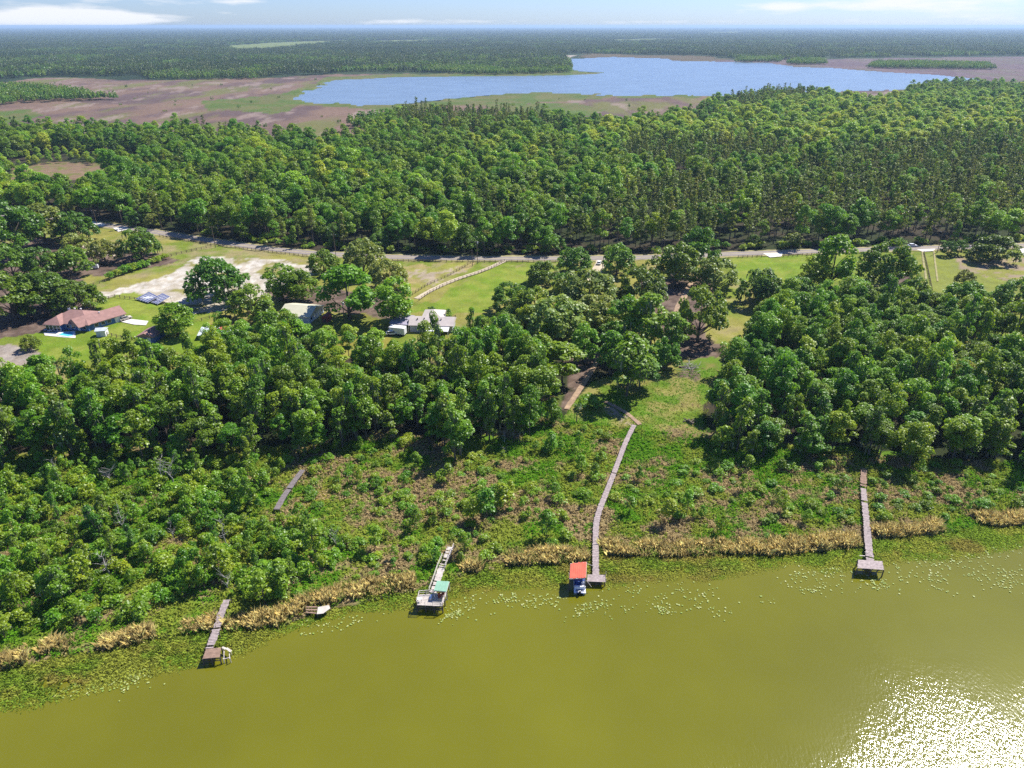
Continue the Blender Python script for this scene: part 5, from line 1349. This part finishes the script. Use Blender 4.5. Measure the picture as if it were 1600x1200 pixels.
M['pool'] = plain('pool_water', (.10, .50, .66), .05, .06, .6, spec=.5)
M['solar'] = plain('solar_cell', (.16, .17, .27), .25, .1, 1.0, spec=.5)
M['fence'] = plain('fence_wood', (.17, .12, .085), .9, .3, 1.0)

class House:
    """blocks in a turned frame: origin p0, u along p0->p1, v to its left"""
    def __init__(s, name, p0, p1, label, cat='house'):
        s.p0 = Vector(p0[:2]); d = Vector(p1[:2]) - s.p0; s.L = d.length; s.rz = math.atan2(d.y, d.x)
        s.o = empty(name, (*s.p0, 0), s.rz, label, cat)
    def box(s, nm, c, d, mt, par=None): m = MB(); m.box(c, d); return m.build(nm, M[mt], par or s.o)
    def hip(s, nm, x0, x1, y0, y1, z, h, ov, mt, hipx=(1, 1), th=.18, axis='x'):
        x0 -= ov; x1 += ov; y0 -= ov; y1 += ov
        if axis == 'x':
            w = (y1 - y0) / 2; r0 = (x0 + (w if hipx[0] else 0), (y0 + y1) / 2); r1 = (x1 - (w if hipx[1] else 0), (y0 + y1) / 2)
        else:
            w = (x1 - x0) / 2; r0 = ((x0 + x1) / 2, y0 + (w if hipx[0] else 0)); r1 = ((x0 + x1) / 2, y1 - (w if hipx[1] else 0))
        vs = [(x0, y0, z), (x1, y0, z), (x1, y1, z), (x0, y1, z), (*r0, z + h), (*r1, z + h)]
        vs += [(a, b, c - th) for a, b, c in vs[:4]]
        if axis == 'x': f = [(0, 1, 5, 4), (2, 3, 4, 5), (1, 2, 5), (3, 0, 4)]
        else: f = [(1, 2, 5, 4), (3, 0, 4, 5), (0, 1, 4), (2, 3, 5)]
        f += [(0, 6, 7, 1), (1, 7, 8, 2), (2, 8, 9, 3), (3, 9, 6, 0), (9, 8, 7, 6)]
        m = MB(); m.add(vs, f); return m.build(nm, M[mt], s.o)
    def window(s, c, d, par=None):
        f = s.box('window', c, d, 'trim_white'); big = max(range(3), key=lambda i: -d[i])
        q = list(d); 
        for i in range(3): q[i] = d[i] + .03 if i == big else d[i] - .18
        s.box('pane', c, q, 'glass', f); return f

# ---- blue house with the brown hip roof and pool
h = House('blue_house', at(77, 514), at(141, 518), 'blue ranch house with a brown hip roof beside a swimming pool')
Lm = h.L
h.box('wall', (Lm / 2, 6, 1.4), (Lm - .4, 12, 2.8), 'wall_blue')
h.hip('roof', 0, Lm, 0, 12, 2.8, 3.0, .7, 'roof_brown'); 
h.box('wall', (Lm * .22, -.9, 1.4), (Lm * .36, 1.8, 2.8), 'wall_blue'); h.hip('roof', Lm * .04, Lm * .4, -1.8, 7, 2.83, 2.2, .6, 'roof_brown', axis='y')
for x in (.08, .17, .26, .35): h.window((Lm * x, -1.82, 1.4), (1.4, .08, 2.0))
for x in (.5, .62, .88): h.window((Lm * x, -.02, 1.5), (1.5, .08, 1.4))
h.box('door', (Lm * .75, -.02, 1.05), (1.0, .08, 2.1), 'trim_white')
for x in (.4, .55): h.box('roof_vent', (Lm * x, 7.2, 5.75), (.45, .45, .4), 'trim_white')
h.box('chimney', (Lm * .24, 7.5, 4.9), (.7, .7, 1.6), 'trim_white')
w0, w1 = Vector(at(141, 517)), Vector(at(197, 500))
h2 = House('garage_wing', w0, w1, None); root2 = h2.o
Lw = h2.L
h2.box('wall', (Lw / 2 + .3, 4, 1.3), (Lw - .8, 8, 2.6), 'wall_blue')
h2.hip('roof', -3, Lw, 0, 8, 2.6, 2.3, .6, 'roof_brown', (0, 0))
gd = h2.box('garage_door', (Lw * .84, -.04, 1.1), (Lw * .26, .1, 2.2), 'trim_white')
for x in (.2, .38, .55): h2.window((Lw * x, -.02, 1.5), (1.5, .08, 1.3))
h2.box('roof_vent', (Lw * .45, 3.2, 4.75), (.4, .4, .4), 'trim_white')
# the wing is part of the same house: hand its pieces over
bpy.context.view_layer.update()
for ch in list(root2.children):
    mw = h.o.matrix_world.inverted() @ root2.matrix_world
    ch.parent = h.o; ch.matrix_parent_inverse = Matrix.Identity(4); ch.matrix_basis = mw @ ch.matrix_basis
bpy.data.objects.remove(root2)
pc = [at(*p, .12) for p in ((68, 519), (118, 517.5), (118, 528), (100, 527), (70, 524))]
m = MB(); m.add(pc, [(4, 3, 2, 1, 0)]); tag(m.build('patio', M['concrete']), kind='structure')
p0 = Vector(at(100, 522)); t = empty('swimming_pool', (p0.x, p0.y, .1), 0, 'bright turquoise swimming pool in front of the blue house', 'swimming pool')
pq = [(at(x, y, .2)[0] - p0.x, at(x, y, .2)[1] - p0.y) for x, y in ((89, 523.5), (98, 519.5), (116, 517.5), (115, 524.5), (106, 526))]
m = MB(); m.prism(pq, .0, .10); m.build('water', M['pool'], t)
m = MB()
for i in range(5): a, b = pq[i], pq[(i + 1) % 5]; m.beam((*a, .09), (*b, .09), .4, .12)
m.build('coping', M['trim_white'], t)
for px, py, lab in ((72, 517, 'dark patio lounger left of the pool'), (78, 518.5, 'dark patio lounger between the pool and the other lounger')):
    x, y, _ = at(px, py); o = empty('patio_lounger', (x, y, .12), .4, lab, 'lounger')
    m = MB(); m.box((0, 0, .35), (1.3, .7, .08)); m.build('seat', M['vinyl'], o); m = MB(); m.box((.9, 0, .6), (.8, .7, .08), ry=-.8); m.build('backrest', M['vinyl'], o)
    for sx in (-.5, .5):
        for sy in (-.25, .25): m = MB(); m.box((sx, sy, .16), (.06, .06, .33)); m.build('leg', M['black'], o)
# white shed by the pool
h = House('garden_shed', at(151.5, 527), at(166, 526), 'small white shed between the pool lawn and the fence', 'shed')
h.box('wall', (h.L / 2, 1.5, 1.2), (h.L, 3, 2.4), 'trim_white'); h.hip('roof', 0, h.L, 0, 3, 2.4, .7, .25, 'metal_roof', (0, 0)); h.box('door', (h.L * .3, -.02, 1.0), (1, .06, 1.9), 'wall_pale')
# small blue shed
h = House('storage_shed', at(217, 535), at(242, 536), 'little blue shed with a brown roof under the leafy tree', 'shed')
h.box('wall', (h.L / 2, 3.5, 1.2), (h.L, 7, 2.4), 'wall_blue'); h.hip('roof', 0, h.L, 0, 7, 2.4, 1.3, .4, 'roof_brown', (0, 0), axis='y'); h.box('door', (h.L * .7, -.02, 1.0), (1.2, .06, 2.0), 'trim_white'); h.window((h.L * .3, -.02, 1.4), (.9, .06, .9))
# beige-roofed house
h = House('gable_house', at(438, 502), at(484, 506), 'house with a broad beige roof and a white gable end')
L = h.L; D = 12
h.box('wall', (L / 2, D / 2, 1.4), (L, D, 2.8), 'wall_pale'); h.hip('roof', 0, L, 0, D, 2.8, 2.0, .5, 'roof_beige', (0, 0))
m = MB(); m.add([(L + .015, 0, 2.6), (L + .015, D, 2.6), (L + .015, D / 2, 4.55), (L - .2, 0, 2.6), (L - .2, D, 2.6), (L - .2, D / 2, 4.55)], [(0, 1, 2), (5, 4, 3), (0, 2, 5, 3), (1, 4, 5, 2)]); m.build('gable_wall', M['wall_pale'], h.o)
h.box('garage_door', (L + .04, D * .5, 1.25), (.1, 4.8, 2.5), 'trim_white'); h.window((L + .03, D * .15, 1.5), (.08, 1.2, 1.2)); h.window((L * .5, -.03, 1.5), (1.5, .08, 1.2)); h.window((L * .25, -.03, 1.5), (1.5, .08, 1.2)); h.window((L + .03, D * .86, 1.5), (.08, 1.0, 1.2))
# red barn shed (round top)
h = House('barn_shed', at(504, 504), at(512, 504.5), 'small dark red shed with a rounded roof right of the beige-roofed house', 'shed')
L = h.L; h.box('wall', (L / 2, 2.2, .9), (L, 4.4, 1.8), 'red_barn')
m = MB(); ar = [(L / 2 + (L / 2 + .12) * math.cos(a), 1.78 + 1.0 * math.sin(a)) for a in [math.pi * k / 8 for k in range(9)]]
vs = [(x, -.15, z) for x, z in ar] + [(x, 4.55, z) for x, z in ar]
m.add(vs, [(i, i + 1, 10 + i, 9 + i) for i in range(8)] + [tuple(range(9))[::-1], tuple(range(9, 18)), (0, 9, 17, 8)]); m.build('roof', M['red_barn'], h.o); h.box('door', (L / 2, -.02, .85), (1.1, .06, 1.6), 'wood_dark')
# long grey-roofed house
h = House('grey_house', at(641, 518.5), at(707, 520), 'long house with a weathered grey roof behind the white trailer')
L = h.L; D = 8
h.box('wall', (L / 2, D / 2, 1.4), (L, D, 2.8), 'wall_grey'); h.hip('roof', 0, L, 0, D, 2.8, 1.9, .5, 'roof_grey', (0, 0))
h.hip('rear_roof', L * .22, L * .72, D - 2, D + 7, 2.83, 1.9, .4, 'roof_grey', axis='y'); h.box('rear_wall', (L * .47, D + 3.5, 1.4), (L * .48, 6.8, 2.75), 'wall_grey')
m = MB(); m.box((L * .66, -2.2, 2.35), (L * .56, 4.0, .12), rx=.06); c_ = m.build('porch_roof', M['trim_white'], h.o)
for x in (.4, .58, .76, .93): m = MB(); m.box((L * x, -4.0, 1.12), (.12, .12, 2.25)); m.build('porch_post', M['trim_white'], h.o)
m = MB(); m.box((-3.8, 5.0, 2.75), (7.8, 9.5, .14), ry=.06); m.build('carport_roof', M['roof_slate'], h.o)
for x, y in ((-7.4, .6), (-7.4, 9.3), (-.6, .6), (-4, .6), (-4, 9.3)): m = MB(); m.box((x, y, 1.3), (.14, .14, 2.6)); m.build('carport_post', M['trim_white'], h.o)
for x in (.2, .36): h.window((L * x, -.03, 1.5), (1.3, .08, 1.1))
h.box('door', (L * .5, -.03, 1.05), (1, .08, 2.1), 'trim_white')
for x, y in ((.16, 2.4), (.32, 2.8), (.62, 2.2), (.72, 2.4)): h.box('roof_vent', (L * x, y, 4.15), (.35, .35, .8), 'wood_dark')
# white trailer with towing hitch
h = House('cargo_trailer', at(608.5, 523), at(632, 525.5), 'long white box trailer parked in front of the grey-roofed house', 'trailer')
L = h.L; h.box('body', (L / 2, 1.2, 1.75), (L, 2.5, 2.5), 'trim_white'); h.box('chassis', (L / 2, 1.2, .42), (L, 2.2, .16), 'black'); h.box('roof', (L / 2, 1.2, 3.03), (L + .06, 2.56, .07), 'white'); h.box('door', (L + .02, 1.2, 1.7), (.06, 1.9, 2.2), 'white'); h.box('tow_bar', (-.7, 1.2, .45), (1.4, .12, .12), 'black')
for x in (.62, .74):
    for y in (-.02, 2.42): m = MB(); m.tube([(L * x, y - .12, .36), (L * x, y + .12, .36)], .36, 12); m.build('wheel', M['black'], h.o)

def car(px, py, rz, label, mat, cat='car', name='parked_car'):
    x, y, _ = at(px, py); o = empty(name, (x, y, .22), rz, label, cat)
    m = MB(); pr = [(-2.2, .35), (-2.2, .85), (-1.95, 1.0), (1.1, 1.0), (2.1, .85), (2.25, .6), (2.2, .35)]; n = len(pr)
    m.add([(a, -.88, b) for a, b in pr] + [(a, .88, b) for a, b in pr], [tuple(range(n)), tuple(range(2 * n - 1, n - 1, -1))] + [(i, n + i, n + (i + 1) % n, (i + 1) % n) for i in range(n)]); b_ = m.build('body', M[mat], o)
    m = MB(); lo, hi = [(-1.9, -.82), (1.05, -.82), (1.05, .82), (-1.9, .82)], [(-1.5, -.66), (.35, -.66), (.35, .66), (-1.5, .66)]
    m.add([(a, b, 1.0) for a, b in lo] + [(a, b, 1.5) for a, b in hi], [(0, 1, 5, 4), (1, 2, 6, 5), (2, 3, 7, 6), (3, 0, 4, 7)]); m.build('windows', M['glass'], o)
    m = MB(); m.box((-.575, 0, 1.53), (1.95, 1.38, .07)); m.build('roof', M[mat], o)
    for a in (-1.35, 1.35):
        for s in (-.8, .8): m = MB(); m.tube([(a, s - .11, .33), (a, s + .11, .33)], .33, 12); m.build('wheel', M['black'], o)
    for s in (-.6, .6): m = MB(); m.box((2.2, s, .72), (.08, .32, .14)); m.build('headlight', M['vinyl'], o)
car(613, 523.5, .2, 'low white car parked at the hitch of the white trailer', 'white')
car(353, 499, .5, 'dark car parked beside the small green tree', 'black')
car(936, 413, 1.3, 'white car parked between the two oaks by the road', 'white')
car(1425, 386, .03, 'pale car driving on the road at right', 'vinyl', name='car')
car(197, 500.2, .9, 'yellowish car at the garage door of the blue house', 'plank_white')
# tin-roofed sheds
h = House('tin_shed', at(311, 531), at(331, 530), 'low pale tin-roofed shed left of the rusty-roofed shed', 'shed')
h.box('wall', (h.L / 2, 3, .9), (h.L, 6, 1.8), 'wall_grey'); m = MB(); m.box((h.L / 2, 3, 2.05), (h.L + .6, 6.8, .1), rx=.09); m.build('roof', M['metal_roof'], h.o); h.box('door', (h.L * .5, -.02, .85), (1.2, .06, 1.7), 'wood_dark')
h = House('rusty_shed', at(342, 537), at(384, 533), 'long tin shed with half its roof rusty red', 'shed')
L = h.L; h.box('wall', (L / 2, 4.5, 1.3), (L, 9, 2.6), 'wall_grey'); h.hip('roof', 0, L, 0, 9, 2.6, 1.5, .4, 'metal_roof', (0, 0))
m = MB(); m.add([(.2, 9.38, 2.68), (L * .62, 9.38, 2.68), (L * .62, 4.5, 4.16), (.2, 4.5, 4.16)], [(0, 1, 2, 3)]); m.add([(.2, 4.5, 4.16), (L * .42, 4.5, 4.16), (L * .42, 3.2, 3.78), (.2, 3.2, 3.78)], [(3, 2, 1, 0)]); m.build('rusty_sheet', M['rust'], h.o); h.box('door', (L * .4, -.02, 1.1), (2.4, .06, 2.2), 'wood_dark')
# solar panels
for k, (c0, c1, c2, c3_, lab) in enumerate((((211, 466.5), (231, 472.5), (248, 463), (233, 455.5), 'ground solar array nearer the blue house'), ((231, 470), (246, 475), (266, 463), (254, 457.5), 'ground solar array nearer the lone oak'))):
    a, b, c, d_ = Vector(at(*c0, .7)), Vector(at(*c1, .7)), Vector(at(*c2, 2.4)), Vector(at(*c3_, 2.4))
    o = empty('solar_array', (a.x, a.y, 0), 0, lab + ', tilted rows of grey-blue panels', 'solar panels', 'solar arrays on the sand'); o0 = Vector((a.x, a.y, 0))
    nu, nv = 5, 5
    for i in range(nu):
        for j in range(nv):
            P_ = lambda s, t_: a.lerp(b, s).lerp(d_.lerp(c, s), t_) - o0
            e = .10; q = [P_((i + e) / nu, (j + e) / nv), P_((i + 1 - e) / nu, (j + e) / nv), P_((i + 1 - e) / nu, (j + 1 - e) / nv), P_((i + e) / nu, (j + 1 - e) / nv)]
            m = MB(); m.add(q + [v - Vector((0, 0, .05)) for v in q], [(0, 1, 2, 3), (7, 6, 5, 4), (0, 4, 5, 1), (1, 5, 6, 2), (2, 6, 7, 3), (3, 7, 4, 0)]); m.build('panel', M['solar'], o)
    m = MB(); q = [v - o0 - Vector((0, 0, .09)) for v in (a, b, c, d_)]
    m.add(q + [v - Vector((0, 0, .05)) for v in q], [(0, 1, 2, 3), (7, 6, 5, 4), (0, 4, 5, 1), (1, 5, 6, 2), (2, 6, 7, 3), (3, 7, 4, 0)]); m.build('frame', M['trim_white'], o)
    for v in (a, b, c, d_): m = MB(); m.beam((v.x - o0.x, v.y - o0.y, -.2), tuple(v - o0 - Vector((0, 0, .12))), .1); m.build('post', M['alu'], o)
# utility trailer near the hedge
x, y, _ = at(148, 420); o = empty('white_trailer', (x, y, .1), .3, 'little white trailer in the shade left of the hedge', 'trailer')
m = MB(); m.box((0, 0, 1.1), (3.6, 2, 1.5)); m.build('body', M['white'], o); m = MB(); m.box((2.3, 0, .5), (1.2, .1, .1)); m.build('tow_bar', M['black'], o)
for s in (-1, 1): m = MB(); m.tube([(0, s * 1.02 - .1, .32), (0, s * 1.02 + .1, .32)], .32, 10); m.build('wheel', M['black'], o)

# ================================================================ fences, poles, wires
def fence(px_pts, label, step=2.6, hgt=1.3, rails=(.55, 1.1), mat='fence', maxposts=95):
    P = [Vector(at(*p)[:2]) for p in px_pts]; tot = sum((b - a).length for a, b in zip(P, P[1:])); step = max(step, tot / maxposts)
    o0 = P[0]; o = empty('post_and_rail_fence', (*o0, 0), 0, label, 'fence')
    Q = resample(P, step); me = None
    m = MB(); m.box((0, 0, hgt / 2 - .1), (.2, .2, hgt + .2)); pm = m.mesh('post', M[mat])
    for q in Q: link('post', pm, o, (q.x - o0.x, q.y - o0.y, 0))
    for z in rails:
        m = MB()
        for a, b in zip(Q, Q[1:]): m.beam((a.x - o0.x, a.y - o0.y, z), (b.x - o0.x, b.y - o0.y, z), .05, .12)
        m.build('rail', M[mat], o)
fence([(250, 370), (330, 383), (400, 392), (480, 401.5)], 'dark fence along the road in front of the left pasture')
fence([(605, 408.5), (740, 410), (868, 410)], 'dark fence along the road in front of the middle pasture')
fence([(655, 470), (672, 458), (692, 448), (717, 438), (742, 430), (768, 420), (788, 409)], 'fence on the right side of the sandy farm track')
fence([(640, 464), (668, 446), (700, 432), (735, 412)], 'thin fence on the left side of the sandy farm track', hgt=1.1)
fence([(128, 452), (165, 440), (205, 424), (260, 402), (330, 386)], 'fence beside the hedge row')
fence([(140, 476), (180, 464.5), (235, 472), (290, 482), (312, 490)], 'fence between the lawn of the blue house and the white sand')
fence([(168, 524), (190, 529), (214, 532)], 'short fence between the white shed and the little blue shed')
fence([(303, 505), (328, 498)], 'short fence left of the small green tree')
fence([(685, 493), (712, 497)], 'low fence behind the grey-roofed house')
fence([(1153, 403), (1190, 402)], 'short dark fence along the road left of the right pasture apron'); fence([(1224, 401.5), (1275, 398.5)], 'dark fence along the road right of the right pasture apron')
fence([(1443, 396), (1450, 425), (1456, 455)], 'wire fence beside the mown track', hgt=1.2); fence([(1464, 394), (1540, 391), (1590, 390)], 'roadside fence of the right field')
fence([(190, 362), (240, 371)], 'roadside fence near the white aprons')

def pole(px, py, H, label, arm=True, lamp=False):
    x, y, _ = at(px, py); o = empty('utility_pole', (x, y, 0), 0, label, 'utility pole', 'utility poles along the road')
    m = MB(); m.tube([(0, 0, -.4), (0, 0, H)], [.17, .12], 8); m.build('pole', M['fence'], o)
    if arm:
        m = MB(); m.box((0, 0, H - .6), (2.2, .12, .14)); m.build('crossarm', M['fence'], o)
        for s in (-1, 0, 1): m = MB(); m.tube([(s * .95, 0, H - .5), (s * .95, 0, H - .25)], .07, 6); m.build('insulator', M['trim_white'], o)
    if lamp: m = MB(); m.tube([(.3, 0, H - 1.4), (.3, 0, H - .4)], .24, 9); m.build('transformer', M['trim_white'], o)
    return Vector((x, y, H - .3))
T1 = [pole(154, 359, 11, 'utility pole at the left end of the road'), pole(337, 387, 11, 'utility pole between the lone oak and the road'), pole(525, 400, 11, 'utility pole behind the feathery oak'), pole(746, 412, 11, 'utility pole with a white transformer beside the farm track', True, True), pole(1035, 409, 11, 'utility pole hidden in the oaks by the road'), pole(1464, 395, 11, 'utility pole beside the mown track at right')]
T2 = pole(738, 416, 8, 'bare pole just left of the transformer pole', False); T3 = pole(539, 506, 9, 'thin pole with a white lamp right of the beige-roofed house', False, True)
def wire(A, B, sag, label, off=0):
    m = MB(); m.tube([A.lerp(B, i / 12) + Vector((off, 0, -sag * 4 * (i / 12) * (1 - i / 12))) for i in range(13)], .018, 4)
    tag(m.build('power_line', M['black']), label, 'power line', 'power lines along the road')
for i, (a, b) in enumerate(zip(T1, T1[1:])):
    for off in (-.95, .95): wire(a, b, 1.6, 'thin power line along the road, ' + ('from the left end pole', 'above the lone oak', 'above the feathery oak', 'above the middle pasture', 'above the right pasture')[i], off)
wire(T2, T3, 1.2, 'thin power line from the farm track to the thin lamp pole')
# brush pile and stump heap in the clearing
x, y, _ = at(1075, 575); g = random.Random(31); o = empty('brush_pile', (x, y, 0), 0, 'heap of grey dead branches at the clearing edge', 'brush pile')
m = MB()
for k in range(46):
    a = g.uniform(0, 6.28); p = (g.gauss(0, 2.4), g.gauss(0, 1.5), g.uniform(.1, .7)); L = g.uniform(1.5, 3.2)
    m.tube([p, (p[0] + math.cos(a) * L, p[1] + math.sin(a) * L, p[2] + g.uniform(-.2, 1.0))], [.09, .02], 5)
m.build('branches', M['deadwood'], o); m = MB(); m.tube([(-3, .2, .3), (2.5, -.6, .45)], [.28, .18], 8); m.build('log', M['bark'], o)
x, y, _ = at(1078, 660); o = empty('stump_heap', (x, y, 0), 0, 'small dark heap of logs right of the boardwalk head', 'log heap')
for k in range(6): m = MB(); a = g.uniform(0, 3.1); p = Vector((g.uniform(-1, 1), g.uniform(-.8, .8), .25 + .2 * (k % 3))); q = Vector((math.cos(a), math.sin(a), .1)) * 1.1; m.tube([p - q, p + q], [.2, .17], 8); m.build('log', M['bark'], o)
